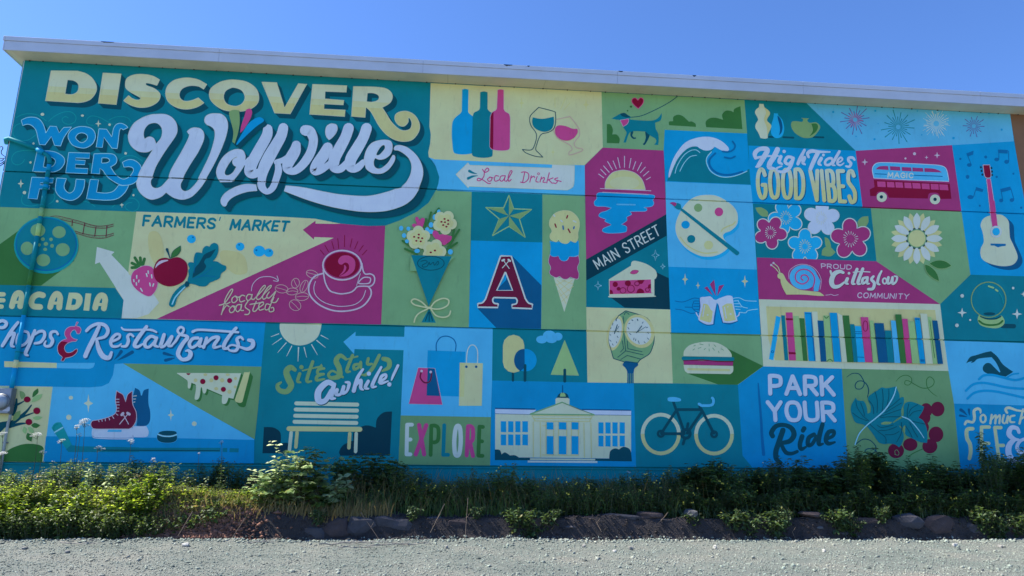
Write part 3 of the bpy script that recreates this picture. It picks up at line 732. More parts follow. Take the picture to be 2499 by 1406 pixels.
# ---- drinks
motif(p_dri, 'painted_wine_bottle', 'K', '''
c blue 475,140! 510,132 550,140! 545,400! 560,425 620,475 640,540! 620,890! 500,908 390,895 365,850! 352,680 360,530 400,465 450,425 470,395!
## painted_wine_bottle | teal wine bottle in the middle
c teal 688,172! 730,162 775,172! 775,370! 800,400 840,430 850,480! 835,900! 820,935 720,948 610,930 587,890! 600,460! 615,415 670,385 685,355!
## painted_wine_bottle | magenta wine bottle on the right
c pink ol=rose,4 893,145! 930,138 967,145! 967,370! 985,400 1030,430 1043,480! 1040,820! 1020,855 930,865 830,850 800,820! 805,470! 825,415 870,385 885,360!
c maroon 812,430! 845,408! 840,850! 803,820!''', 'blue wine bottle on the left')
motif(p_dri, 'painted_sparkle', 'K', '''
x yel 1178,300,28,70 1940,320,34,75 1550,880,22,60
s yel w=8 1570,240 1575,350 | 1700,230 1640,370 | 1750,300 1680,380
## painted_wine_glass | teal wine glass
s dteal w=9 1380,352! 1560,400 1578,430 1580,520 1560,600 1500,645 1420,665 1385,710 1360,780 1345,850 1380,890 1428,940! 1340,930 1230,890 1187,850! 1290,855 1330,800 1355,700 1340,640 1290,570 1273,500 1290,440 1380,352!
c teal 1312,470! 1380,485 1450,485 1558,462! 1560,540 1530,610 1460,640 1380,625 1320,580 1302,520
## painted_wine_glass | magenta wine glass leaning right
s grose w=8 1590,495! 1748,460! 1820,550 1860,620 1860,690 1820,740 1800,790 1830,830 1890,840 1885,870 1750,915 1740,880 1775,850 1750,800 1680,760 1600,710 1565,650 1555,620
c pink 1580,590 1620,565 1700,575 1780,605 1835,605! 1840,650 1800,710 1730,745 1650,735 1590,690 1572,630''', 'faint yellow sparkles')
motif(p_loc, 'painted_arrow_sign', 'K', '''
c white ol=cream,5 400,1145! 545,1005! 565,1035! 1535,1070! 1540,1025! 1805,1040! 1800,1220! 1785,1290 1720,1330! 560,1285! 548,1305!
s pink w=12 715,1085 745,1120 790,1095 770,1070 740,1110 730,1170 690,1215 655,1215 665,1190 720,1210 780,1250 810,1250 | 800,1180 775,1200 790,1225 820,1215 825,1185 800,1175 840,1185 | 905,1165 870,1160 855,1200 870,1225 910,1210 | 975,1160 935,1165 920,1205 945,1225 975,1190 985,1160 975,1215 1000,1225 | 1000,1225 1040,1160 1065,1110 1045,1105 1020,1170 1025,1225 1055,1205
s pink w=12 1175,1120 1220,1115 1260,1140 1255,1200 1210,1240 1165,1235 | 1215,1120 1190,1235 | 1292,1160 1275,1235 | 1285,1190 1320,1165 1332,1182 | 1362,1170 1347,1225 1375,1235 | 1412,1175 1395,1235 | 1403,1205 1440,1180 1447,1200 1430,1235 1462,1238 | 1505,1125 1475,1245 | 1490,1210 1550,1185 | 1500,1210 1540,1250 | 1605,1185 1568,1200 1600,1225 1582,1250 1550,1245 | 1600,1215 1645,1228
e pink ring=7 1378,1137,12
s teal 560,1105,32 600,1125,22 650,1137,4 | 545,1192,32 600,1168,22 660,1160,4''', 'white arrow sign with script reading Local Drinks')
# ---- star, letter, cone
motif(p_sta, 'painted_star', 'L', '''
l lgreen w=10 410,68 455,200 630,207 512,300 568,478 410,372 250,462 315,300 184,188 358,190 410,68
p olive 410,68 455,202 410,270
p olive 630,207 512,300 410,270
p olive 568,478 410,370 410,270
p olive 250,462 315,300 410,270
p olive 184,188 355,195 380,240 410,270''', 'five-pointed star in split light and dark facets')
motif(p_let, 'painted_capital', 'L', '''
p navy 440,660 728,950 725,1376 285,1367 105,1180 380,900
c brown ol=white,15 328,662! 432,664! 570,1080! 600,1122 640,1135! 635,1180! 440,1172! 440,1140! 480,1130 490,1100 475,1075! 262,1070! 250,1095 265,1125 305,1132! 300,1168! 105,1165! 105,1130! 150,1120 180,1085! | 375,820! 445,1000! 290,1000!
l white w=8 345,780 415,705 | 412,785 355,705
l white w=20 345,708 362,700 | 405,700 420,712
''', 'maroon block capital A outlined in white with crossed axes', clip=q_let)
motif(p_ice, 'painted_ice_cream', 'L', '''
p softw 848,870 1055,885 952,1212
l cream2 w=6 880,900 1010,1010 | 870,930 985,1080 | 930,900 1040,940 | 1030,900 890,1010 | 1040,960 905,1060 | 980,890 870,950 | 1000,1040 925,1110 | 900,1010 970,1130
c mag ol=rose,4 810,650! 850,668 895,662! 915,700 950,713 985,700 1000,668! 1050,670 1090,655! 1100,720 1080,780 1095,840 1080,890 1010,870! 980,890 940,888 905,862! 870,875 820,850 805,820 820,780 797,720
c blue ol=lblue,4 810,515! 850,525 1000,520 1090,515! 1095,600 1080,665 1000,668! 980,700 950,713 915,700 895,662! 850,670 815,650 820,590
c yel ol=cream,6 955,218 1030,235 1090,300 1100,370 1085,440 1085,490 1060,530 1010,510! 990,535 960,542 920,530 895,500! 870,525 820,500 810,460 830,420 805,360 815,300 870,240
l maroon w=13 975,292 984,268 | 860,350 872,382 | 990,400 1008,434
l nblue w=13 938,370 942,402 | 1048,378 1044,396
l white w=13 918,315 932,328 | 1040,320 1065,332 | 848,262 858,275''', 'three-scoop ice cream cone with sprinkles')
motif(p_dog, 'painted_dog', 'M', '''
s dteal w=8 490,275 600,260 750,195 880,125 962,66
s dteal 505,425,28 500,460,20 520,485,16 540,485,14 | 665,430,54 660,480,32 640,530,20 628,545,22
c teal 300,288! 350,260 400,235 440,240 480,262 500,275! 470,295! 560,305 680,310 740,300 780,270 803,232! 805,270 790,310 740,330! 745,390 770,440 775,500 770,555! 730,553! 750,520 740,490 690,460 640,420! 560,415 500,420 470,450 445,530! 420,530! 435,480 450,430 420,380 390,310 340,298
c dteal 385,240! 430,232 470,260 495,275! 440,275 400,260
c pink ol=rose,4 385,305! 470,290! 470,320 450,350 415,370!
c maroon ol=pink,8 565,105! 540,82 510,90 505,120 530,155 568,188! 605,150 620,120 615,90 590,80
e dgreen 495,168,13,11 461,210,8
''', 'teal dog on a lead with a pink scarf under a heart')
motif(p_dog, 'painted_bush', 'M', '''
c dgreen 880,355! 880,320 920,315! 925,270 970,250 1020,265 1080,320! 1110,318 1145,340 1150,372!
## painted_bush | dark green bush at the right
c dgreen 1255,375! 1250,320 1290,285 1350,280 1425,300! 1415,250 1450,210 1500,210 1530,225! 1540,190 1600,162! 1620,395!
## painted_bush | dark green bush at the left
c dgreen 252,345! 290,350 312,400 305,450! 350,450 380,490 375,538! 252,535!''', 'small dark green bush behind the dog')
motif(p_sun, 'painted_sunset', 'M', '''
l rose w=8 170,848 220,885 | 190,800 243,855 | 218,765 275,830 | 260,722 308,805 | 315,715 348,795 | 362,682 385,785 | 430,668 430,780 | 495,690 478,785 | 543,722 515,800 | 603,732 560,815 | 640,778 590,835 | 675,820 620,868 | 692,880 650,905
c yel ol=rose,5 232,1000! 240,920 300,840 380,812 450,812 540,840 610,910 642,1008!
e cream 430,940,150,66
l rose w=7 185,995 695,1018
c blue ol=lblue,6 150,1070 160,1042 220,1036 400,1040 700,1058 732,1085 715,1110 725,1145 700,1175 625,1185 655,1200 640,1222 560,1224 480,1226! 500,1255 452,1283 452,1318 395,1357! 445,1375 452,1403 430,1435 282,1445 215,1430 215,1400 290,1368! 296,1355! 233,1325 240,1305 173,1275 190,1240 250,1220 300,1190! 230,1175 140,1170 125,1130 150,1100
l rose w=7 210,1032 670,1055
l lblue2 w=14 355,1155 535,1158''', 'rayed sun setting over blue water')
motif(p_mst, 'lettering', 'P', '''
t white w=17 q=155,684,1062,172,1122,306,230,802 MAIN STREET''', 'white slanting capitals reading MAIN STREET')
motif(p_pie, 'painted_pie', 'P', '''
p deep 1070,850 1240,930 1258,1378 610,1352 400,1200
x lcyan ring=7 1050,605,55,80 1155,765,35,42 230,1040,52,66
c softw 385,950! 700,755! 712,700 760,685 850,705 920,730 990,770 1050,820 1072,890 1055,935 1035,950! 1035,1180! 1010,1200 430,1210 390,1180! 385,1000!
c pink 395,970! 985,952! 990,1140! 970,1148 395,1162!
c maroon 395,1100! 430,1110 446,1160! 395,1162!
e maroon 475,1022,36,38 655,1005,42,40 522,1085,26
c maroon 775,1148! 800,1095 840,1082 880,1110 890,1146!
c maroon 790,962! 820,1010 860,1010 895,958!
c maroon 985,1015! 950,1030 945,1070 985,1080!
e maroon ring=9 585,1110,42,40 697,1085,50,52 785,1012,34,30 935,1100,28
c pink ol=maroon,4 685,862! 720,825 770,818 812,830! 780,865 730,875''', 'slice of berry pie with sparkles')
motif(p_clk, 'painted_post_clock', 'Q', '''
c green ol=dteal,13 715,125! 1070,250 1170,480 1180,600 1160,700 1100,830 960,920 915,975! 690,960! 515,905! 480,780 440,600 480,400 600,205!
e cream2 940,460,238,282,-28
e white 930,455,192,232,-28
e cream2 540,488,128,292,12
e white 545,490,96,240,12
s dteal w=10 690,190! 720,150 770,185 | 672,215 685,330 | 685,500! 715,780! 1000,845! | 715,780 585,885 | 740,620! 750,745! 985,795! | 660,615! 680,745! 630,800! | 635,920! 740,855! 960,915!
l dteal w=15 558,262 558,288 | 905,265 912,285 | 815,275 830,285
l dteal w=9 765,335 785,328 | 750,400 770,425 | 775,490 800,515 | 850,570 845,600 | 880,585 875,615 | 920,615 935,660 | 1015,632 1035,650 | 1070,570 1090,595 | 1085,475 1088,500 | 985,330 1000,308 | 1050,400 1075,395 | 505,325 500,360 | 475,400 468,420 | 455,515 470,525 | 450,600 475,625 | 495,665 510,690 | 560,630 570,650 | 575,540 590,565 | 590,460 605,465
s dteal w=13 895,482 975,375 | 530,500 577,355
s dteal w=7 910,470 1045,385 | 545,470 602,380
c navy 690,960! 730,945 915,975! 915,1020 860,1070 845,1150! 845,1310! 740,1310! 740,1130 710,1060 665,1010
l green w=8 765,1150 765,1305 | 795,1150 795,1305 | 822,1150 822,1305''', 'four-faced green street clock on a dark post')
motif(p_wav, 'painted_wave', 'M', '''
c teal 860,918! 880,850 930,720 1000,620 1080,570 1150,570 1210,600 1290,610 1340,572! 1310,620 1265,680 1260,760 1300,830 1380,870 1480,880 1600,850 1690,792! 1703,955!
c lav 875,885! 880,820 920,700 980,600 1060,520 1180,478 1300,475 1400,510 1470,570 1482,605 1450,620 1400,605 1340,572! 1300,605 1240,610 1190,590 1160,570 1100,575 1040,610 970,690 920,790 890,870
s lcyan w=8 1190,632 1150,605 1090,615 1020,670 960,770 940,840 | 1155,660 1090,675 1030,740 988,820
s nblue w=20 1345,640 1290,700 1290,760 1330,815 1400,850 1500,855 1620,825
s lcyan w=9 1305,625 1262,680 1258,740 1300,820 1380,870 1470,880 1570,860 1665,820
s nblue w=16 1520,520 1545,560 1530,600 1480,625 1420,620 | 1440,680 1500,690 1545,670''', 'teal breaking wave with pale foam')
motif(p_pal, 'painted_palette', 'R', '''
c softw ol=white,6 ext=26,52,bluel 740,232 860,240 960,280 1060,340 1160,430 1210,530 1215,640 1180,720 1100,790 1020,820 985,860 1000,920 1050,990 1060,1050 1000,1110 900,1165 780,1190 640,1180 500,1120 380,1030 290,910 248,780 260,640 320,500 400,380 500,290 610,245
s yel w=22 960,800 985,760 1060,720 1140,690 1175,650
s yel w=18 320,890 420,1010 560,1095 720,1140 900,1120
e olive 598,430,64,64
e pink 922,495,66,68
e blue 402,695,66,62
e teal 490,918,63,62
e yel 760,1012,70,68
p teal 330,440 362,450 1235,1120 1240,1145 1215,1170 1190,1170 320,470
c teal 265,360 320,380 330,440 300,460 250,440 225,405
c mag 150,360! 200,343 255,360 245,400 225,410! 190,380''', 'artist palette with a teal brush across it')
motif(p_bee, 'painted_mugs', 'S', '''
x cream 280,190,32,68 423,258,22,42 942,212,38,68
p mag 492,285 525,270 590,372
p mag 555,245 600,195 608,240 620,375
p mag 655,262 712,250 635,375
s nblue w=9 170,430 260,440 380,398 450,412 | 280,498 360,500 | 175,520 250,530 340,565 400,560 | 385,430 445,430 | 380,430 360,490 380,530 430,560 | 385,460 440,460 | 375,490 435,490 | 380,520 430,525
s lcyan w=8 815,400 880,395 950,425 1070,432 | 865,425 910,490 970,508 | 1080,520 980,535 950,560 890,555 | 820,430 870,425 | 820,460 890,460 | 830,490 905,495 | 840,520 890,525
c nblue 440,400! 636,470! 605,695! 520,702 430,660!
c nblue 640,470! 868,655! 780,690 690,675!
c lav 455,390 500,385 560,380 600,415 635,418! 625,470! 600,600 590,685! 520,690 440,650 425,620! 450,500 445,420
c yel 480,460! 530,470 560,520 585,545! 570,650 540,665 440,635! 470,520
c lav 620,430 650,405 700,385 750,370 800,380 812,430! 830,530 860,650! 780,672 700,668! 670,560 650,470!
c yel 690,490! 740,460 800,460! 840,640! 760,655 715,650!
l lav w=10 495,480 475,600 | 715,500 735,620
e white 528,585,10 750,495,8 782,575,12
s lav w=12 400,560 415,590 430,610 | 880,560 870,590 850,605''', 'two clinking beer mugs held by hands')
motif(p_bur, 'painted_burger', 'S', '''
p dgreen 740,950 1145,1150 860,1357 650,1355 310,1235
c softw 262,1040! 270,980 330,920 430,890 530,882 640,895 740,950 790,1010 797,1050!
l green w=7 545,905 547,930 | 600,915 620,935 | 440,905 480,915 | 365,975 385,960 | 425,955 455,945 | 490,970 505,955 | 545,960 547,985 | 585,950 605,975 | 680,960 705,975 | 650,985 655,1005 | 375,930 395,920
l teal w=42 262,1065 805,1072
p mag 262,1088 812,1100 808,1147 265,1135
l brown w=10 262,1092 470,1082 640,1100 812,1102
c softw 262,1138! 812,1150! 810,1210 780,1240! 310,1232! 275,1200
l yel w=26 315,1185 765,1195''', 'painted burger casting a dark green shade')
motif(p_vas, 'painted_vase', 'N', '''
s dteal w=22 370,505 420,508 | 540,510 660,515 | 900,508 1015,512
c bluel 430,225! 480,230! 480,250 530,310 550,410 530,490 480,520 430,510 395,460 400,360 420,290
c navy 470,262 510,300 530,380 520,450 490,488! 500,400
## painted_vase | white double-gourd vase
c softw 255,115! 305,118! 320,160 370,200 380,240 350,290 350,320 395,370 385,420 360,470 355,520! 320,528 270,520! 245,460 210,400 215,350 240,310 235,280 205,220 220,180 250,155
c cream2 305,150! 370,200 380,240 350,290 350,320 395,370 385,420 360,470 352,515! 345,400 310,300 335,220
## painted_vase | round green jug
c olive 750,282! 845,288! 825,305 830,325 860,340 930,335 975,380 960,430 900,500 840,520 760,510 680,460 635,390 640,330 690,320 760,328 775,300
c dgreen 870,350! 930,350 950,390 920,450 850,500! 890,430''', 'blue oval vase')
motif(p_hig, 'lettering', 'N', '''
t softw w=46 ext=12,8,navy lo=cream,1000,0;yel,1100,0 gap=.5 q=232,892,775,892,780,1230,245,1222 GOOD
t softw w=46 ext=12,8,navy lo=cream,1020,0;yel,1130,0 gap=.5 q=858,905,1375,912,1395,1278,895,1250 VIBES
s lav ws=1.2 210,760,26 205,700,45 250,655,40 320,645,45 350,670,50 300,760,50 250,840,45 220,860,20 | 220,755,26 330,735,20 480,732,14 | 470,655,50 430,740,52 380,820,50 378,868,45 430,880,22 | 510,740,35 490,800,35 525,828,18
s lav ws=1.2 640,750,30 590,745,30 560,800,32 600,830,28 640,790,28 650,760,20 | 655,760,35 620,860,35 560,915,32 480,915,25 460,880,20 520,852,14 | 790,662,26 740,760,36 712,825,32 | 720,800,24 790,750,30 770,810,32 795,832,18
s lav 838,745,30 826,705,38 870,675,44 970,684,32 1090,686,16 | 950,690,50 905,780,50 860,885,46 | 988,760,40 958,818,38 985,842,18
e lav ring=30 1076,800,50,34,-38
s lav 1200,682,34 1160,752,36 1120,828,34 1148,846,16
s lav 1178,812,16 1214,800,20 1236,772,22 1216,752,24 1184,782,28 1178,826,28 1212,844,22 1252,818,14
s lav 1382,776,26 1360,752,32 1316,754,32 1312,786,34 1340,820,34 1320,858,30 1282,852,22
e lav 548,680,20 1012,722,17''', 'script High Tides above tall capitals GOOD VIBES')
motif(p_fir, 'painted_firework', 'O', '''
r purple w=10 alt=.66 420,255,30,168,20,-8
r pink w=6 alt=.8 420,255,25,90,18,5
## painted_firework | teal firework
r teal w=10 alt=.62 930,340,30,188,26,4
## painted_firework | white firework
r white w=8 alt=.75 1380,300,35,140,26,3
r white w=4 alt=.8 1380,300,100,165,30,9
## painted_firework | small purple firework
r purple w=9 alt=.66 1825,330,26,122,20,2
## painted_dots | scattered blue dots
e blue 160,163,13 658,150,12 1155,152,8 692,302,6 430,453,8 648,486,13 1207,434,8 1583,472,14 2000,180,10 2153,372,12 1660,342,4''', 'purple firework at the left')
motif(p_bus, 'painted_bus', 'O', '''
x rose 535,755,40,42 1390,675,38,38 1265,700,24,24
e rose 1122,657,18 1015,713,12
c maroon 640,965! 1540,1010! 1560,1190! 1430,1192! 1400,1125 1300,1125 1280,1187! 820,1177! 780,1110 690,1110 670,1157! 600,1157! 592,1080! 650,1050!
c lblue ol=lav,8 640,945! 622,850 640,795 690,765 800,762 1000,770 1300,785 1440,800 1500,845 1530,985! 1000,965!
c mag 665,840! 700,810 760,802 810,805! 815,850!
p mag 830,805 950,812 955,858 835,852
p mag 970,815 1080,820 1088,865 972,860
p mag 1095,820 1220,828 1228,870 1098,866
c mag 1238,828! 1330,832 1400,850 1445,878! 1240,872!
l nblue w=10 655,895 790,900 | 1120,912 1450,925
t white w=13 q=810,880,1105,890,1103,943,806,936 MAGIC
p pink 680,985 778,988 782,1052 686,1048
p pink 795,990 880,993 888,1056 800,1053
p pink 895,993 980,997 990,1060 900,1057
p pink 1000,998 1082,1001 1090,1066 1006,1062
p pink 1095,1002 1190,1007 1196,1070 1102,1067
p pink 1205,1008 1298,1012 1303,1078 1212,1073
p pink 1312,1013 1405,1017 1410,1083 1318,1079
p pink 1415,1018 1515,1024 1525,1090 1420,1085
e softw 735,1170,60,58 1365,1197,60,58
e deep 730,1168,20 1365,1197,20''', 'double-deck bus in blue and maroon marked MAGIC')
motif(p_gui, 'painted_guitar', 'O', '''
e nblue 1770,790,28,22 2095,725,28,22 2212,752,28,24 1785,1170,36,24 2148,1210,24,22 2275,1205,26,22 1965,695,18 1665,717,13 1750,930,22,24 2095,930,14 2292,893,12 1895,1272,12 2385,1295,14
l nblue w=9 1795,790 1745,665 | 2120,725 2120,625 | 2238,750 2235,625 | 1820,1165 1850,1075 | 2165,1200 2145,1085 | 2298,1195 2262,1070
p nblue 1735,655 1820,620 1815,668 1750,690
p nblue 2108,608 2225,612 2222,655 2112,650
p nblue 1850,1050 1938,1080 1925,1110 1845,1090
p nblue 2135,1075 2255,1045 2262,1085 2145,1115
e deep 1908,818,11,14 1915,860,11,14 1925,904,11,14 2032,826,11,14 2038,868,11,14 2040,908,11,14
c maroon ol=rose,7 1930,790! 2010,790! 2025,920 1990,945 1950,920
c softw fr=U ext=62,48,navy 1640,190 1750,175 1820,195 1880,260 1890,360 1900,470 1940,560 1990,680 1990,750 1940,810 1850,832 1740,825 1620,790 1545,740 1522,670 1530,600 1565,520 1550,400 1525,310 1560,230
p pink ol=rose,6 1972,955 2020,955 2098,1452 2048,1530 2028,1452
p pink fr=U 1638,0 1700,0 1740,328 1672,328
e lav fr=U 1718,395,70,74
e softw fr=U 1718,395,60,63
e bluel fr=U 1718,395,48,50
p nblue fr=U 1650,545 1845,548 1843,573 1795,580 1745,593 1700,572 1652,570''', 'cream acoustic guitar with a magenta neck and music notes')
motif(p_flo, 'painted_leaves', 'T', '''
c olive 72,92! 150,90 230,140 240,210! 160,205 100,150
c olive 1560,205! 1560,290 1500,365 1430,350! 1420,280 1480,215
c olive 985,480! 1040,510 1070,600 1060,660! 1000,600
c olive 945,720! 960,640 1040,600 1130,680! 1060,735
## painted_blossom | blue blossom at the top
f bluel ol=white,13 475,225,235,5,-40
r cream w=9 alt=1 475,225,40,82,16,0
## painted_blossom | lavender blossom
f lav ol=white,5 945,235,240,5,-15
r cream w=5 alt=1 940,230,40,78,16,0
## painted_blossom | magenta blossom at the left
f mag ol=white,13 270,420,222,5,-62
r white w=9 alt=1 270,420,40,76,16,0
## painted_blossom | blue blossom at the bottom
f bluel ol=white,13 725,600,230,5,-90
r cream w=9 alt=1 725,605,40,84,16,0
## painted_blossom | magenta blossom at the right
f mag ol=white,13 1330,505,272,5,-95
r white w=9 alt=1 1325,505,58,98,17,0''', 'four olive leaves', clip=q_flo)
motif(p_sna, 'painted_snail', 'T', '''
s rose w=7 515,1030 520,930 600,860 700,838 820,870 900,950 940,1050 925,1170
e lblue 705,1010,182,162
p lblue 700,880 860,930 930,1060 900,1195 840,1195 840,1100
s pink w=16 700,1050 672,1020 690,985 740,985 772,1030 740,1080 680,1098 612,1060 600,980 650,920 740,908 820,960 852,1050 820,1180
c yel 360,985 380,960 420,955 450,990 480,1050 540,1110 640,1170 760,1190 900,1205 950,1230 978,1255! 900,1257 700,1240 480,1240! 465,1215! 430,1150 405,1080 400,1040 370,1020
s cream w=11 385,958 340,900 280,850 | 395,955 370,880 310,825
e rose 278,850,15 308,824,15
s rose w=7 1000,1245 1040,1242 1070,1235 1110,1250 1165,1240''', 'snail with a spiral blue shell')
motif(p_sna, 'lettering', 'T', '''
t rose w=12 q=940,832,1340,850,1335,905,945,888 PROUD
s white ws=1.28 ext=5,8,brown n=2 1230,950,28 1180,935,38 1110,970,48 1075,1060,52 1100,1130,44 1170,1130,34 1240,1080,22 | 1062,930,22 1078,985,22 | 1285,1030,34 1265,1080,34 1292,1100,18 | 1412,905,32 1352,1075,34 1382,1100,18 | 1488,900,32 1424,1075,34 1452,1100,18 | 1540,1012,24 1490,1030,28 1482,1090,28 1530,1070,24 1552,1012,24 1546,1090,24 1572,1095,16 | 1628,1000,26 1602,1040,30 1640,1090,32 1620,1160,32 1560,1168,26 | 1735,930,20 1700,1000,28 1682,1085,28 1712,1108,16 | 1825,1012,28 1817,1088,28 1855,1080,20 1880,1012,26 1880,1098,24 1925,1070,22 1940,1010,22 1905,995,16
s white w=14 1360,945 1470,936 1580,942
e white 1305,958,18
e white ring=22 1775,1060,26,36
t rose w=12 q=1425,1215,2100,1232,2088,1295,1420,1278 COMMUNITY''', 'white words PROUD Cittaslow COMMUNITY')
import io as _io
def petal(cx, cy, a, r0, r1, wd):
    ca, sa = math.cos(a), math.sin(a); P = []
    for t, s_ in ((0, 0), (.25, .7), (.55, 1), (.8, .75), (1, 0), (.8, -.75), (.55, -1), (.25, -.7)):
        r = r0+(r1-r0)*t; P.append((cx+ca*r-sa*s_*wd/2, cy+sa*r+ca*s_*wd/2))
    return ' '.join('%.1f,%.1f%s' % (x, y, '!' if i in (0, 4) else '') for i, (x, y) in enumerate(P))
tx = ''
for k in range(12): tx += 'c yel ' + petal(712, 482, math.radians(-75+30*k), 90, 335, 80) + '\n'
tx += 'e deep 712,482,138,136\n'
for k in range(12): tx += 'c white ' + petal(712, 482, math.radians(-90+30*k), 100, 328, 92) + '\n'
tx += '''e green 712,482,122,118
e yel 712,482,108,106
c dgreen ol=lgreen,4 870,800! 930,770 1010,758 1090,780 1150,828! 1080,860 990,865 920,835
c dgreen ol=lgreen,4 810,812! 870,830 940,890 980,960 993,1025! 920,990 850,930 820,870'''
motif(p_dai, 'painted_daisy', 'U', tx, 'white daisy with a yellow centre and two leaves')
bk = '''bluel 228,265 288,285 192,830 138,815
teal 290,258 340,260 385,832 335,830
pink 348,222 435,222 480,832 392,832
lgreen 445,268 515,268 570,838 482,835
dgreen 522,295 585,298 628,838 570,838
blue 585,218 675,220 728,843 640,840
softw 680,212 750,214 790,850 730,845
navy 750,325 828,330 868,848 793,848
lgreen 822,262 900,265 950,850 865,848
blue 903,228 995,228 1053,853 960,850
softw 1000,228 1062,262 1125,855 1058,853
dgreen 1070,263 1148,263 1205,855 1125,855
teal 1160,373 1215,375 1258,855 1208,855
bluel 1220,395 1300,400 1350,856 1258,856
pink 1295,283 1390,285 1447,858 1352,856
lgreen 1408,328 1455,330 1515,860 1450,858
navy 1467,360 1585,362 1640,863 1520,862
teal 1597,452 1680,455 1720,865 1640,863
lblue 1675,328 1735,330 1795,868 1722,865
dgreen 1730,250 1808,252 1870,870 1797,868
pink 1815,305 1885,307 1940,870 1872,870
lgreen 1888,338 1970,340 2040,875 1945,872
blue 1973,292 2040,295 2112,878 2042,876
softw 2045,240 2130,245 2205,878 2115,878
lgreen 2137,285 2185,288 2262,880 2207,878
navy 2195,328 2260,330 2333,880 2265,880'''
motif(p_boo, 'painted_backboard', 'V', 'p cream2 100,145 2250,190 2325,880 2100,878 1000,853 215,830 130,560', 'yellow back of the painted bookcase')
for ln in bk.split('\n'):
    motif(p_boo, 'painted_book', 'V', 'p ' + ln)
motif(p_boo, 'painted_book_marks', 'V', '''
p maroon 350,295 440,298 443,322 352,320
p maroon 385,725 475,730 477,755 388,752
l nblue w=9 600,235 668,238 715,832
l nblue w=9 1225,468 1310,470 | 1228,493 1312,496 | 1255,790 1340,795
e maroon ring=8 1353,398,30,66
e nblue ring=9 182,722,14
s dgreen w=9 835,272 860,298 890,272 | 870,845 905,818 945,845
l dgreen w=7 2165,330 2225,800
p nblue 1980,300 2035,302 2035,330 2008,318 1985,328
p nblue 2045,820 2100,822 2095,850 2050,850
''', 'stripes and rings on the painted book spines')
motif(p_cry, 'painted_crystal_ball', 'W', '''
s dteal w=42 650,608 758,610
c lgreen 428,505 480,530 540,538 600,530 640,510 668,560 655,600 600,628 520,625 440,600 412,550
s dgreen w=18 425,560 470,590 540,600 610,590 648,560
s dteal w=12 440,518 490,538 540,543 590,538 632,518
e dteal 523,492,55,14
e olive ring=10 515,358,165,168
s lgreen w=16 515,230 560,245 | 582,262 600,275
s tglow w=9 615,295 640,330 655,390
x white 262,482,45,48 785,495,50,50 845,305,26,26
e white 262,322,17 338,552,10 212,603,17 747,248,12''', 'crystal ball on a green base with sparkles')
motif(p_swi, 'painted_swimmer', 'W', '''
c dteal 302,965! 340,905 400,885 480,860 540,848! 600,900 650,970 700,1010 752,1045! 680,1090! 600,1075 520,1065 470,1040 462,1000 490,965 530,963 570,1000 620,1050! 630,1045! 590,960 545,905! 420,920 380,950 345,962! 362,945! 330,950
s blue w=24 425,1115 470,1080 550,1075 640,1095 740,1120 800,1120 880,1095 | 300,1225 370,1165 460,1150 560,1165 700,1195 860,1207 960,1205 | 315,1300 380,1245 480,1225 600,1235 740,1265 860,1292 960,1300
s blue w=16 690,1100 740,1070 800,1060''', 'dark swimmer doing front crawl above blue waves')
motif(p_see, 'lettering', 'h', '''
s navy 275,605,40 310,630,30 350,670,8 | 372,600,28 375,630,24 380,670,8 | 265,675,30 300,680,24 350,690,6
s softw w=30 515,640,20 510,605,30 475,590,34 435,620,36 440,700,36 420,755,30 350,745,34 325,780,30 | 652,665,26 635,770,28 | 650,720,20 700,672,26 695,770,26 | 700,720,20 750,672,26 745,768,26 | 800,670,26 785,750,26 820,765,20 850,682,26 842,765,22 | 930,675,24 880,690,26 880,750,26 932,755,18 | 1035,600,26 992,770,28 | 1002,722,22 1050,690,26 | 840,640,28 822,600,34 862,578,34 960,610,26 1060,622,20
e softw ring=26 545,712,32,46
s cream 420,835,44 350,850,48 350,950,48 385,1020,48 395,1110,48 380,1200,44
l cream w=42 525,815 525,1210 | 525,815 620,815 | 525,1015 615,1015
l cream w=42 690,820 745,1235 | 700,820 765,822 | 715,1040 795,1040 | 750,1240 830,1245
s lav 985,880,40 960,830,46 890,825,56 862,900,64 920,960,50 980,970,28 | 930,965,50 865,1040,70 862,1150,74 940,1245,64 1080,1275,50 | 1080,955,40 1000,985,40 960,1060,46 1000,1125,40 1060,1110,30''', 'cream script So much above tall SEE and ampersand')
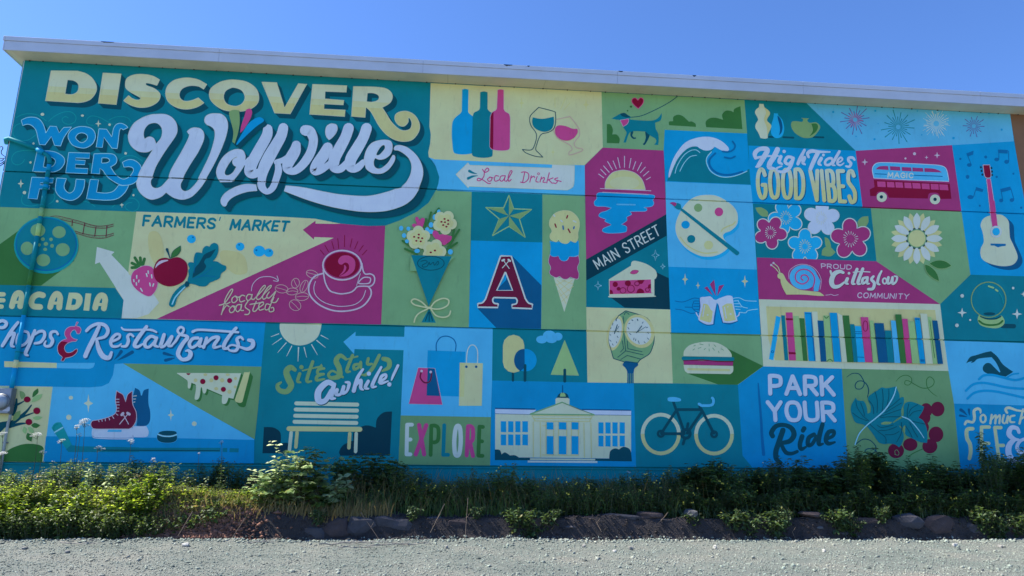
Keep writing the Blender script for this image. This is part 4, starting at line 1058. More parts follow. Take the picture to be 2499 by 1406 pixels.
motif(p_gra, 'painted_vine', 'g', '''
s dteal w=12 130,205,6 200,160,10 280,165,12 330,230,12 345,290,12 310,345,12 250,345,12 235,300,12 270,255,12 330,255,12 380,300,14 400,370,14 385,450,10
s dgreen w=10 735,255,5 790,200,9 860,180,9 920,210,9 925,265,9 890,300,9 845,290,9 850,250,9 890,250,9 960,290,10 1050,335,10 1130,335,10 1190,300,10 1200,240,10 1150,200,10 1110,240,10 1120,330,10 1180,400,8 1240,440,4
s dteal w=12 245,1025 330,965 420,980 485,1050 475,1120 400,1150 355,1110 400,1080 480,1100 520,1160 520,1230
s dgreen w=11 890,1175 960,1130 1060,1085
e brown ol=deep,4 1245,595,84,90 1105,610,75,88 1085,700,72,80 1070,820,68,80 1225,905,90,96 1150,1050,92,88 910,1030,88,78 735,1105,98,92
s olive w=6 725,1150 720,1110 745,1095 770,1130 760,1160 720,1150
c teal 1080,565! 1060,620 1010,700! 1070,740 1110,830 1120,930 1115,1010! 1030,1000 940,960 860,920! 830,870 810,820! 780,800 740,790 700,770! 760,730 820,700! 830,640 825,570! 850,520 920,505 1000,530
c teal 735,318! 770,400 780,460! 825,450 830,520 800,600 800,680! 740,720 690,760! 760,790 810,860 830,940 800,1030 770,1065! 720,1030 640,1020 590,1025 520,1000 450,900 380,810! 330,785 240,760 205,700 180,620 190,540 240,455! 270,490 340,500 375,570 385,650! 420,630 425,560! 390,480 400,440 450,400 500,370 560,330 620,340
c olive 550,770 600,750 690,755! 650,780 570,785
c olive 820,820 845,800 840,900! 825,870
s dteal w=7 240,490 260,580 330,680 400,740 | 300,520 330,600 350,680 | 200,640 280,700 380,740 | 475,380 500,470 505,560 500,640 | 565,350 575,450 570,560 560,640 | 645,350 645,440 620,560 | 400,490 450,560 460,650 | 780,470 700,540 600,610 | 800,520 700,580 600,640 | 790,600 700,630 600,665 520,690 | 780,690 650,690 540,700 | 410,780 500,860 600,940 610,1010 | 520,860 640,850 740,810 | 600,910 700,905 770,870 | 500,790 560,820 700,790 | 800,760 800,880 740,1000 | 890,530 870,640 880,700 | 1000,540 920,590 890,650 | 1040,610 950,630 900,680 | 1090,780 1000,760 920,740 | 900,760 950,860 1000,940 | 850,800 900,880 930,940
s lcyan 735,325,10 700,440,14 600,600,16 480,710,14 380,790,14 280,900,14 230,1030,14
s lcyan 805,688,12 900,730,14 1000,840,12 1075,950,8''', 'teal vine leaves, tendrils and maroon berries')
motif(p_par, 'lettering', 'f', '''
s nblue 252,280,16 262,420,24 285,700,30 300,950,34 318,1150,40
t lav w=50 ext=6,8,navy n=2 gap=.36 q=395,188,1165,205,1178,420,400,405 PARK
t lav w=50 ext=6,8,navy n=2 gap=.36 q=368,510,1175,518,1190,735,385,730 YOUR
s dteal 428,925,60 415,880,60 470,805,56 570,790,52 660,830,60 690,910,66 640,985,60 540,1010,50 | 555,855,66 505,1000,66 468,1120,66 478,1210,60 530,1250,40 | 540,1040,46 590,1125,52 660,1140,46 730,1115,40 | 790,930,60 762,1030,56 780,1085,50 835,1060,28 | 815,832,58 800,858,54
s dteal 935,905,50 870,950,56 862,1035,52 915,1020,46 965,930,44 | 1040,780,52 1000,930,60 995,1025,50 1045,1020,26 | 1080,965,40 1165,925,44 1178,868,48 1112,880,56 1080,970,56 1112,1018,50 1190,1000,26''', 'PARK YOUR in pale capitals and Ride in dark script')
motif(p_bik, 'painted_bicycle', 'e', '''
e softw lo=cream2,860,0 ring=48 392,862,240,256 1095,870,238,250
l dteal w=36 560,445 600,555
l dteal w=38 600,540 930,540
l dteal w=36 600,545 700,830 | 590,560 400,850
l dteal w=38 402,858 700,858
l dteal w=38 940,560 740,850
l dteal w=36 905,500 940,560 1090,850
e dteal ring=32 392,858,38 1095,865,36
e dteal ring=40 722,860,56
l dteal w=34 750,722 735,800 | 708,920 685,995
c lblue 480,400 500,378 580,375 650,395 655,425 600,435 500,430
s lblue w=36 895,465! 930,487! 1040,485 1080,460 1085,410 1070,387''', 'road bicycle with cream wheels and pale saddle')
mus = '''p navy 108,818 480,824 480,838 108,830
p navy 910,828 1365,836 1365,848 920,840
p softw 668,735 700,715 770,718 798,738 795,800 668,800
c dteal 678,725! 700,690 735,678 775,690 792,728!
c lgreen 708,715! 715,685 735,676 755,690 762,715!
l navy w=8 733,612 733,680
p softw 108,870 1368,886 1368,1290 108,1276
p lav 108,830 490,838 440,880 108,873
p lav 905,840 1368,847 1368,887 1030,884
l navy w=4 108,873 430,880 | 1030,884 1368,888
p softw ol=green,12 430,878 728,768 1030,884
l cream2 w=7 450,890 1010,892 | 460,915 1000,918 | 470,940 990,944 | 448,890 480,940 | 1012,890 980,944 | 460,950 462,1278 | 525,955 530,1278 | 930,960 935,1280 | 995,960 1000,1280 | 580,950 580,1250 | 650,950 650,1250 | 695,950 695,1250 | 770,950 770,1250 | 815,950 815,1250 | 880,950 880,1250 | 545,985 575,985 | 545,1255 880,1258
'''
for xa, xb in ((585, 648), (697, 768), (815, 880)):
    mus += 'p blue %d,952 %d,954 %d,1020 %d,1018\np blue %d,1080 %d,1082 %d,1250 %d,1248\n' % (xa, xb, xb, xa, xa, xb, xb, xa)
for xa, xb in ((160, 210), (228, 277), (295, 342), (360, 412)):
    mus += 'p blue %d,942 %d,944 %d,1045 %d,1043\np blue %d,1065 %d,1066 %d,1167 %d,1165\n' % (xa, xb, xb, xa, xa, xb, xb, xa)
for xa, xb in ((1065, 1112), (1130, 1178), (1195, 1243), (1262, 1310)):
    mus += 'p blue %d,952 %d,954 %d,1058 %d,1056\np blue %d,1076 %d,1077 %d,1178 %d,1176\n' % (xa, xb, xb, xa, xa, xb, xb, xa)
mus += '''c dteal 105,1205! 150,1210 168,1250! 200,1232 245,1260! 290,1258 330,1280! 430,1280! 430,1305! 105,1303!
c dteal 1165,1290! 1175,1220 1220,1195 1255,1205! 1300,1180 1360,1210 1375,1315! 1035,1310! 1035,1288!
p softw ol=navy,3 430,1285 1035,1290 1035,1308 430,1303
p white 410,1308 1055,1312 1055,1330 410,1325'''
motif(p_mus, 'painted_hall', 'd', mus, 'pale columned hall with a cupola and many windows')
motif(p_tre, 'painted_trees', 'd', '''
l dteal w=22 273,480 273,565
l yel w=198 279,240 278,395
e blue 388,377,105
c navy 380,272! 380,430 368,455 340,478! 300,440 283,380 300,315 340,280
l dteal w=24 385,425 384,565
## painted_cloud | light blue cloud
e lblue 540,185,52,36 610,150,60,48 690,158,42,37 630,188,50,30
## painted_tree | triangular green tree
p lgreen 752,188 885,520 622,512
l dteal w=26 753,468 753,572''', 'cream and blue round trees')
motif(p_sho, 'painted_arrow', 'c', '''
p lblue fr=b 828,245 942,150 940,190 1400,198 1392,322 932,312 928,358
## painted_shopping_bag | large blue bag
p blue 318,285 668,298 650,715 305,705
s nblue w=10 398,292 400,220 440,165 500,155 555,180 580,230 575,292
## painted_shopping_bag | magenta bag at the left
p pink ol=rose,4 230,447 385,452 455,790 143,782
p navy 318,450 383,455 432,710 308,705
s brown w=12 258,490 250,540 290,585 340,570 356,490
e rose 262,478,12 346,487,12
## painted_shopping_bag | cream bag at the right
p cream 615,400 830,405 820,800 608,800
p yel 620,402 662,402 655,715 612,715
s white w=9 678,400 685,300 710,245 750,240 780,290 780,402
e navy 677,438,12 768,438,12''', 'light blue arrow pointing left')
motif(p_exp, 'lettering', 'c', '''
t white w=36 q=128,975,175,975,160,1250,122,1250 E
t pink w=40 q=238,978,305,980,285,1250,208,1250 X
t dgreen w=36 q=352,985,420,985,418,1260,345,1255 P
t teal w=36 q=472,980,530,980,510,1254,462,1254 L
t white w=40 q=570,985,628,985,622,1262,560,1262 O
t pink w=38 q=692,990,742,992,738,1265,680,1260 R
t dgreen w=36 q=798,994,832,996,828,1264,788,1262 E''', 'many-coloured tall capitals reading EXPLORE')
motif(p_sit, 'painted_sun', 'b', '''
c softw 240,70! 625,74! 620,120 590,200 520,255 430,278 340,260 270,200 240,130
s white 230,170,9 158,198,4 | 255,212,9 170,272,4 | 298,255,10 220,345,4 | 350,285,10 303,378,4 | 413,298,12 408,425,5 | 465,298,10 488,388,4 | 535,272,10 588,365,4 | 582,232,10 662,298,4 | 622,185,9 690,220,4''', 'half sun with white rays')
motif(p_sit, 'painted_bench', 'b', '''
c deep 92,1035! 180,1040 240,1080 250,1150 240,1190! 300,1180 330,1200! 310,1280! 78,1278!
c deep 800,1300! 790,1260 830,1200 920,1160! 925,1080 1000,1030 1060,1020 1130,1040! 1140,960 1200,900 1280,890! 1260,1300!
l softw w=36 392,815 957,827
l softw w=36 387,872 955,882
l softw w=36 382,930 951,940
l softw w=36 376,986 948,997
l softw w=32 345,1085 328,1250 | 948,1095 942,1262
l cream2 w=32 400,1085 388,1220 | 888,1095 880,1228
l cream2 w=46 325,1050 982,1056''', 'park bench between dark bushes')
motif(p_sit, 'lettering', 'b', '''
s olive 380,505,34 340,482,50 300,520,55 320,590,60 345,650,56 305,705,50 240,695,46 218,650,36 252,620,18 | 425,540,30 405,608,30 432,620,16 | 545,430,30 490,600,32 532,610,16 | 450,512,14 630,470,16 | 650,492,24 600,500,30 592,540,24 650,540,14 | 650,545,18 590,562,30 582,600,28 652,590,18 | 612,480,12 625,455,12
s olive 852,405,28 800,372,38 762,420,50 790,490,50 790,560,50 720,580,34 690,550,26 732,515,20 822,572,24 | 915,370,28 860,510,30 892,520,16 | 850,410,14 960,380,16 | 970,452,24 930,460,26 930,500,26 970,480,24 990,432,24 992,490,22 | 1060,400,28 1052,450,28 1092,450,22 | 1162,370,30 1100,490,34 1040,548,28 1000,550,18 | 1200,402,40 1250,420,46 1250,480,40 1190,515,18
e olive 440,480,20
s lav ext=5,8,dteal n=2 740,645,44 680,622,52 600,700,60 600,790,60 660,790,46 720,700,46 | 745,640,36 715,755,46 752,770,18 | 770,690,35 762,730,35 802,730,26 832,660,32 822,720,32 862,700,26 882,630,32 850,620,18
s lav ext=5,8,dteal n=2 1010,500,22 960,580,34 925,700,38 | 935,660,24 990,602,32 990,670,32 1012,690,16 | 1060,610,30 1032,668,32 1062,680,16 | 1180,480,22 1122,588,32 1096,658,32 1132,660,16 | 1160,620,22 1220,580,24 1220,548,24 1180,570,30 1172,628,30 1242,610,16 | 1335,465,26 1290,560,24 1275,600,14
e lav 1065,540,20 1255,640,20''', 'olive script Sit and Stay with pale script awhile')
motif(p_res, 'painted_stripe', 'X', '''
p cream 75,855 975,885 975,972 75,957
c lblue 975,885! 1630,885! 1600,960 1530,985! 975,974!''', 'cream and light blue stripe')
motif(p_res, 'lettering', 'X', '''
s navy 2080,690,60 2030,760,40 1960,830,8 | 2270,700,60 2150,770,50 2020,840,8
s navy fr=Y 590,600,44 660,620,36 745,642,6 | 610,700,44 680,682,36 745,665,6
s lav ext=22,24,navy n=4 -60,200,60 40,160,55 110,200,60 80,265,55 10,280,50 -60,250,40 | 310,190,48 200,330,58 110,480,60 42,590,56 | 90,500,40 180,400,50 245,380,60 220,480,60 200,580,58 240,605,34 | 400,340,44 475,360,46 500,440,46 460,530,46 380,585,46 305,570,46 290,490,46 320,400,46 360,350,40
s lav ext=22,24,navy n=4 600,330,50 560,430,60 500,580,60 440,720,60 478,755,38 | 590,400,40 680,345,50 755,350,52 765,430,56 700,525,50 600,550,40 | 995,392,40 960,348,44 885,360,50 870,430,58 905,500,60 870,582,54 800,600,44 765,565,40 788,512,28
c pink ol=rose,8 1290,260! 1320,180! 1350,185! 1310,250! 1370,270 1395,320 1370,380 1330,385 1310,350 1290,320 1250,330 1215,380 1225,430 1270,470 1335,485! 1300,515 1240,520 1150,560 1110,620 1130,690 1180,710 1250,690 1300,650 1335,650! 1320,710 1250,770 1170,795 1130,800! 1095,855! 1050,850! 1075,785! 1010,720 990,630 1010,560 1070,500 1150,470! 1115,400 1130,320 1200,265
c maroon 1060,520 1150,530 1150,560 1110,620 1130,690 1180,710 1250,690 1300,650 1335,650! 1320,710 1250,770 1170,795 1130,800! 1095,855! 1050,850! 1075,785! 1010,720 990,630 1010,560
s lav ext=22,24,navy n=4 1485,335,48 1560,262,54 1680,215,56 1800,240,62 1855,330,62 1805,430,56 1680,468,44 | 1700,265,62 1620,440,72 1520,640,76 1465,770,72 | 1660,480,46 1695,640,78 1770,770,88 1870,795,72 1915,705,46 | 1935,512,44 2040,462,44 2055,402,44 1985,400,50 1905,500,56 1925,595,50 2020,600,38 2080,560,26 | 2290,430,38 2240,392,44 2192,430,50 2205,510,56 2165,595,50 2090,600,38
s lav fr=Y ext=20,22,navy n=4 -17,232,22 20,262,30 150,268,30 330,262,30 420,270,34 480,298,28 | 340,220,48 270,310,54 200,410,58 168,485,54 210,508,44 290,465,26 | 475,382,44 400,358,46 322,430,50 322,498,50 380,508,38 460,430,38 485,380,44 452,475,50 505,508,28 | 590,335,50 565,420,54 542,500,50 600,490,38 700,362,48 652,480,50 700,495,30
s lav fr=Y ext=20,22,navy n=4 690,500,28 760,420,38 802,350,38 860,300,34 868,245,34 820,228,36 785,280,36 830,335,34 890,348,44 925,380,54 870,445,56 812,540,60 792,620,60 850,688,50 940,670,60 970,605,64 940,562,44 900,568,22 | 1075,382,44 1000,392,46 952,460,50 982,518,44 1060,478,38 1120,392,44 1092,488,50 1145,500,26 | 1200,382,44 1155,515,46 | 1180,470,34 1280,382,46 1370,376,46 1312,470,50 1305,518,38 1400,498,28
s lav fr=Y ext=20,22,navy n=4 1620,240,44 1540,330,48 1460,450,54 1445,525,50 1505,530,36 | 1000,292,38 1080,265,34 1300,275,34 1520,290,34 1650,300,32 | 1720,402,32 1682,368,38 1632,400,46 1652,480,50 1620,558,44 1540,562,32 1500,520,28 1562,482,28 1680,512,34 1780,540,48 1855,498,60 1855,430,62 1800,412,46
''', 'white script Shops and Restaurants with a red ampersand')
motif(p_app, 'painted_apple_tree', 'Z', '''
c dgreen 80,1190! 180,1130 330,1080 480,1075 590,1100 625,1140! 605,1332! -700,1320! -600,1200! -200,1250 40,1215
s dteal -700,700,300 -650,900,260 -600,1150,300
s dteal -500,860,300 -250,840,240 -60,850,170 60,800,90 200,760,60 330,660,45 400,590,30 450,522,18 | 300,700,30 400,660,24 478,632,14 | 130,830,46 280,790,38 368,780,18 | 190,650,50 230,540,46 240,435,26 | 225,525,36 300,490,24 348,462,12
c olive 285,320! 340,335 365,390 315,440! 290,390
c dgreen 545,280! 550,340 500,390 462,410! 480,330
c lgreen 612,362! 580,430 520,465 455,480! 480,410 540,375
c olive 295,600! 290,670 240,730 190,750! 200,670 240,620
c lgreen 470,700! 530,678 612,692! 560,730 500,730
c dgreen 448,810! 500,775 580,808! 530,845 480,840
c lgreen 345,822! 385,860 380,910 365,930! 325,890
c lgreen 400,838! 450,840 485,890 480,925! 425,900
c dgreen 400,915! 460,960 455,1040! 390,1010 380,960
e maroon 393,440,48,43 530,602,50,48 417,762,48,45 -260,560,50,48 -350,700,50,48''', 'dark branch with red apples and leaves')
motif(p_ska, 'painted_ice_skates', 'Z', '''
p ice 660,965 1300,975 1992,1000 fr=Z
''' if False else '''
p ice fr=px 112.6,1064.7 240,1066 365,1068 621,1073.5 620,1131 106,1128
e softw 1015,415,30,28 985,695,38,38
x softw 1265,495,68,135
x softw fr=a 620,595,50,95
e softw fr=a 985,730,38,36
c navy fr=a 62,170! 130,210 155,290! 170,290! 200,210 275,182! 270,400 298,540 295,680 250,750 170,770 80,760! 95,650 50,480 30,330
l white fr=a w=12 35,300 85,295 | 35,345 72,345 | 40,395 60,390
c lav fr=a 30,770! 240,768! 275,850 260,920 200,940 30,940!
c lav 1320,862! 1900,850! 1920,900 1910,980 1860,1010 1400,1000 1320,960
s nblue w=5 1330,960 1400,985 1850,990 1905,950
p lblue 1555,870 1745,872 1740,905 1535,905
c brown ol=rose,9 1670,315! 1700,335 1760,370 1790,440! 1800,475! 1808,440! 1830,370 1895,318! 1900,500 1950,620 1950,740 1900,830 1850,862! 1600,862 1380,862 1320,840 1303,790 1330,745 1420,730 1560,690 1650,640 1670,560 1655,450
l rose w=11 1660,437 1705,437 | 1665,478 1705,478 | 1665,518 1710,518 | 1665,563 1705,563 | 1665,607 1705,607 | 1665,645 1690,665 | 1610,682 1632,710 | 1560,700 1572,732 | 1507,712 1512,745 | 1460,722 1465,752 | 1412,730 1420,758
l rose w=13 1765,650 1842,792 | 1832,650 1715,792
l rose w=38 1745,660 1765,638 | 1828,635 1855,652''', 'maroon and blue ice skates with white soles')
motif(p_ska, 'painted_hockey_stick', 'Z', '''
c tglow 750,830 790,780 850,768 890,800 1030,1090! 950,1145! 760,880
p tealm 950,1150 1020,1090 1120,1108 1992,1125 1992,1190 980,1190
p tealm fr=a 0,1105 1395,1105 1390,1165 0,1160
l dteal fr=a w=14 -500,1140 1380,1150
p tealm fr=a 1430,1108 1500,1108 1500,1172 1430,1170
p tealm fr=a 1540,1110 1680,1115 1675,1175 1535,1172
l lcyan w=20 785,910 900,840
s tealm w=8 770,880 780,820 830,790
## painted_puck | dark hockey puck
c dteal fr=a ol=lblue,5 405,930 430,870 500,842 600,838 700,850 715,900 715,980 640,1025 500,1025 420,990
s lcyan fr=a w=22 425,895 500,922 620,926 708,902''', 'teal hockey stick')
motif(p_piz, 'painted_pizza', 'Y', '''
c softw ext=28,26,dgreen 775,880! 1690,885! 1580,1250! 1510,1235! 1480,1310 1440,1325 1415,1300 1420,1200! 1200,1105! 1185,1160 1160,1175 1140,1150! 1130,1090! 1115,1085! 1100,1200 1080,1250 1050,1265 1025,1240 1045,1110 1040,1050 1000,1030! 980,1020! 965,1090 945,1105 928,1080 925,1000 880,960 775,890!
## painted_crust | yellow pizza crust
c yel ext=45,62,dgreen 1735,870! 1800,870! 1810,900 1710,1290! 1680,1310 1620,1295 1600,1265!
## painted_toppings | round maroon and yellow toppings
e cream2 1040,985,26 1180,905,28,18 1265,985,28 1420,985,30 1500,905,30,18 1335,1105,30,22 1525,1150,30 1610,960,22 1605,1080,22
e maroon 1143,1003,38 1333,950,36 1527,990,36 1438,1115,36
c maroon 905,885! 970,885! 950,908 925,908''', 'dripping pizza slice')
# ---------------------------------------------------------------- roof edge, soffit
white = simple('white_fascia_paint', (.58, .60, .68), .55, var=.06, sc=1.5, bmp=.15, bsc=30)
cream_s = simple('soffit_paint', (.66, .60, .44), .6, var=.08, sc=2, bmp=.1)
black = simple('tar_black', (.02, .02, .025), .8)
roofm = simple('roof_felt', (.09, .09, .09), .9)
XF = -10.61; YF = -.47
def trim(name, a, b, mat, bev=.004, parent=None):
    m = MB(); m.box(a, b, bev); return m.build(name, mat, parent or BL)
xs = [XF+.004]; random.seed(4)
while xs[-1] < XR: xs.append(xs[-1]+4.88)
for a, b in zip(xs, xs[1:]):
    trim('fascia_board', (a, YF, ZTOP-.012), (b-.004, YF+.03, ZTOP+.222), white)
    trim('drip_edge', (a-.001, YF-.018, ZTOP+.226), (b-.006, YF+.03, ZTOP+.338), white, .006)
trim('fascia_board', (XF-.03, YF, ZTOP-.012), (XF, 9.3, ZTOP+.222), white)
trim('drip_edge', (XF-.048, YF-.018, ZTOP+.226), (XF, 9.3, ZTOP+.338), white, .006)
x = XF+.002; k = 0
while x < XR:
    wd = .62 if k == 0 else 2.44
    trim('soffit_panel', (x, YF+.034, ZTOP+.002), (x+wd-.005, .0, ZTOP+.018), cream_s, .002); x += wd; k += 1
m = MB(); m.box((XF, YF+.04, ZTOP+.03), (XR, 9.25, ZTOP+.325)); m.build('roof', roofm, BL)
m = MB(); m.box((XF, 0.002, ZTOP+.002), (XL-.002, 9.2, ZTOP+.018)); m.build('soffit_panel', cream_s, BL)
m = MB(); rr = random.Random(2); x = XL+.1
while x < 16:
    m.box((x, -.02, ZTOP-.014-rr.random()*.012), (x+.014+rr.random()*.02, -.003, ZTOP+.001)); x += .28+rr.random()*.5
tag(m.build('nail_heads', black, BL), kind='stuff')
for px, py, ln in ((262, 103, .30), (1240, 161, .22), (1290, 164, .06), (1515, 179, .12), (1695, 191, .10)):
    c = U(px, py, YF-.02); m = MB(); v = []; n = 9
    for i in range(n):
        t = i/(n-1); h = .010+.022*math.sin(math.pi*t)*(.5+rr.random())
        for dz in (-.003, -h*1.2):
            for dy in (-.003, .004): v.append((c.x-ln/2+ln*t, YF-.019+dy, ZTOP+.339+dz))
    f = []
    for i in range(n-1):
        a = i*4; b = a+4
        f += [(a, b, b+1, a+1), (a+2, a+3, b+3, b+2), (a, a+2, b+2, b), (a+1, b+1, b+3, a+3)]
    f += [(0, 1, 3, 2), (n*4-4, n*4-2, n*4-1, n*4-3)]
    m.add(v, f); o = m.build('torn_felt', black, BL)
# side of the building seen edge-on: white strip added to stand for its sunlit rim
trim('sunlit_rim_strip', (XL-.02, -.004, ZB), (XL-.002, .05, ZTOP-.002), white, .003)
# base ledge strip under the lowest joint
trim('base_ledge', (XL, -.022, Z3-GJ-.03), (rx, -.001, Z3-GJ-.002), pm('teal'), .004)
# ---------------------------------------------------------------- conduit pipe
PI_ = empty('conduit_pipe', U(60, 700, -.08)); tag(PI_, 'painted conduit pipe bending from the left wall corner down to the meter', 'pipe')
def setpar(o, p):
    o.parent = p; o.matrix_parent_inverse = Matrix.Translation(-Vector(p.location)) if p.rotation_euler.z == 0 else p.matrix_world.inverted()
def PP(*l): return [U(x, y, -.085) for x, y in l]
vx = U(60, 760, -.085).x
def vert(pxa, ya, yb, n=2):
    a, b = U(pxa, ya, -.085), U(pxa, yb, -.085)
    return [Vector((vx, -.085, a.z)), Vector((vx, -.085, b.z))]
R_ = .047
V0 = U(117, 405, -.085)
segs = []
pa = U(17, 338, -.085); pb = U(91, 364, -.085); pc = U(107, 374, -.085)
V0 = Vector((vx, -.085, U(118, 400, -.085).z))
segs.append(('pipe_section', [pa+Vector((-.12, .2, -.03)), pa+Vector((-.06, .06, .0)), pa+Vector((.05, 0, 0)), pb], 'teal', R_))
segs.append(('coupling', [pb, pc], 'ice', R_+.012))
el = [pc]; 
for k in range(1, 7):
    t = k/6; q = pc*(1-t)**2 + Vector((vx+.0, -.085, pc.z-.06))*2*t*(1-t) + V0*t*t; el.append(q)
segs.append(('elbow', el, 'teal', R_))
zb = [400, 412, 432, 443]
def zz(y): return Vector((vx, -.085, U(80, y, -.085).z))
marks = [(400, 415, 'ice', 0), (415, 432, 'teal', 0), (432, 444, 'ice', 0), (444, 449, 'tealm', .014), (449, 458, 'ice', .006), (458, 463, 'tealm', .014), (463, 507, 'tealm', 0), (507, 528, 'green', 0), (528, 546, 'teal', 0), (546, 576, 'lgreen', 0), (576, 660, 'teal', 0), (660, 697, 'dgreen', 0), (697, 770, 'tealm', 0), (770, 880, 'ice', 0), (880, 899, 'cream', 0), (899, 948, 'ice', 0)]
for y0, y1, c, dr in marks: segs.append(('collar' if dr > .01 else 'pipe_section', [zz(y0), zz(y1)], c, R_+dr))
for i, (nm, pts, c, r) in enumerate(segs):
    m = MB(); m.tube(pts, r, 16); o = m.build(nm, pm(c), smooth=False); setpar(o, PI_)
    o.data.polygons.foreach_set('use_smooth', [len(p.vertices) == 4 for p in o.data.polygons])
m = MB()
for y in (500, 700, 860): 
    c = zz(y); m.box((c.x-.075, -.03, c.z-.015), (c.x+.075, -.004, c.z+.015), .003)
    m.lathe((c.x, c.y, c.z-.014), (0, 0, 1), [(R_+.001, 0), (R_+.006, .002), (R_+.006, .026), (R_+.001, .028)], 16)
setpar(m.build('pipe_strap', pm('tealm')), PI_)
# ---------------------------------------------------------------- electric meter
grey = simple('meter_grey', (.30, .31, .35), .45, .3, var=.08, bmp=.05)
grey2 = simple('meter_side', (.20, .21, .22), .5, .3)
glassm, gnt, gb = newmat('meter_glass'); gb.inputs['Base Color'].default_value = (.35, .38, .42, 1); gb.inputs['Roughness'].default_value = .08; gb.inputs['Coat Weight'].default_value = .6
e0 = U(29, 948, -.2); e1 = U(29, 1009, -.2); bx1 = e0.x; bx0 = bx1-.62
ME = empty('electric_meter', ((bx0+bx1)/2, 0, e1.z)); tag(ME, 'grey electric meter box on the wall at the far left, below the conduit', 'meter')
def addto(m, name, mat, par, smooth=False): o = m.build(name, mat, smooth=smooth); setpar(o, par); return o
m = MB(); m.box((bx0, -.2, e1.z), (bx1, -.005, e0.z), .012); addto(m, 'box', grey, ME)
m = MB(); m.box((bx1+.001, -.17, e1.z-.01), (bx1+.012, -.03, e0.z+.01), .003); m.box((bx1+.012, -.12, e0.z-.16), (bx1+.02, -.06, e0.z-.04), .003); addto(m, 'side_cover', grey2, ME)
c = U(4, 981, -.2); m = MB(); m.lathe((c.x, -.2, c.z), (0, -1, 0), [(.175, -.002), (.175, .03), (.16, .045), (.15, .045)], 32); addto(m, 'meter_ring', grey2, ME)
m = MB(); m.lathe((c.x, -.245, c.z), (0, -1, 0), [(.145, 0), (.145, .05), (.12, .085), (.06, .1), (.01, .104)], 32); addto(m, 'meter_glass', glassm, ME, True)
m = MB(); m.box((c.x-.07, -.262+.0, c.z-.03), (c.x+.07, -.25, c.z+.03)); addto(m, 'dial', black, ME)
l0 = U(8, 993, -.2); l1 = U(23, 1004, -.2); m = MB(); m.box((l0.x, -.204, l1.z), (l1.x, -.2005, l0.z)); addto(m, 'label_plate', simple('plate', (.6, .6, .66), .5), ME)
DR = empty('grey_drain_tube', U(20, 1060, -.06)); tag(DR, 'pale plastic tube running down from the meter to the ground', 'tube')
m = MB(); q = [U(25, 1012, -.12), U(24, 1022, -.08), U(20, 1032, -.05)]; q += [Vector((q[-1].x, -.05, q[-1].z-.15)), Vector((q[-1].x, -.05, .55))]
m.tube(q, .028, 12); addto(m, 'tube', simple('pvc', (.42, .44, .42), .5), DR, True)
m = MB(); m.box((q[-1].x-.05, -.05, q[-2].z-.28), (q[-1].x+.05, -.004, q[-2].z-.25), .003); addto(m, 'tube_strap', grey2, DR)
# ---------------------------------------------------------------- loose cables at the corner
CB = empty('service_cable', U(14, 380, .05)); tag(CB, 'thin black service wires looping past the left end of the wall', 'cable')
for pts in ([(20, 345), (22, 362), (20, 378), (14, 392), (9, 401)], [(14, 383), (5, 377), (3, 370), (7, 362), (5, 358), (0, 359), (-6, 365)], [(14, 385), (4, 387), (-20, 384)], [(12, 392), (2, 399), (-20, 408)], [(11, 396), (2, 404), (-20, 414)], [(9, 388), (3, 393), (-8, 391)]):
    P3 = [U(x, y, -.03 if i == 0 and x > 18 else .05) for i, (x, y) in enumerate(pts)]
    P3 = [Vector((p.x - (.0 if p.x < XL else 0), p.y, p.z)) for p in P3]
    pts3 = catmull([tuple(p) for p in P3], False, [False]*len(P3), 5)
    m = MB(); m.tube(pts3, .009, 6); addto(m, 'wire', black, CB)
# ---------------------------------------------------------------- ground
def vnoise(x, y, s, seed=0):
    """cheap smooth value noise on arrays"""
    x = np.asarray(x)*s; y = np.asarray(y)*s
    xi = np.floor(x).astype(int); yi = np.floor(y).astype(int); fx = x-xi; fy = y-yi
    h = lambda a, b: ((np.sin(a*127.1+b*311.7+seed*74.7)*43758.5453) % 1)
    u = fx*fx*(3-2*fx); v = fy*fy*(3-2*fy)
    return (h(xi, yi)*(1-u)+h(xi+1, yi)*u)*(1-v)+(h(xi, yi+1)*(1-u)+h(xi+1, yi+1)*u)*v
def fbm(x, y, s, n=4, seed=0): return sum(vnoise(x, y, s*2**k, seed+k)*.5**k for k in range(n))/1.9
def soil_mat():
    m, nt, b = newmat('soil')
    n1 = noise(nt, 2.2, 6, .65); n2 = noise(nt, 26, 5, .7)
    c = ramp(nt, n1, [(.3, (.022, .021, .023)), (.5, (.045, .037, .037)), (.72, (.095, .068, .058))])
    c = mix(nt, ramp(nt, n2, [(.3, (0, 0, 0)), (.75, (.7,)*3)]), c, (.03, .024, .022))
    nt.links.new(c, b.inputs['Base Color']); b.inputs['Roughness'].default_value = .95; bump(nt, b, n2, .8, .05); return m
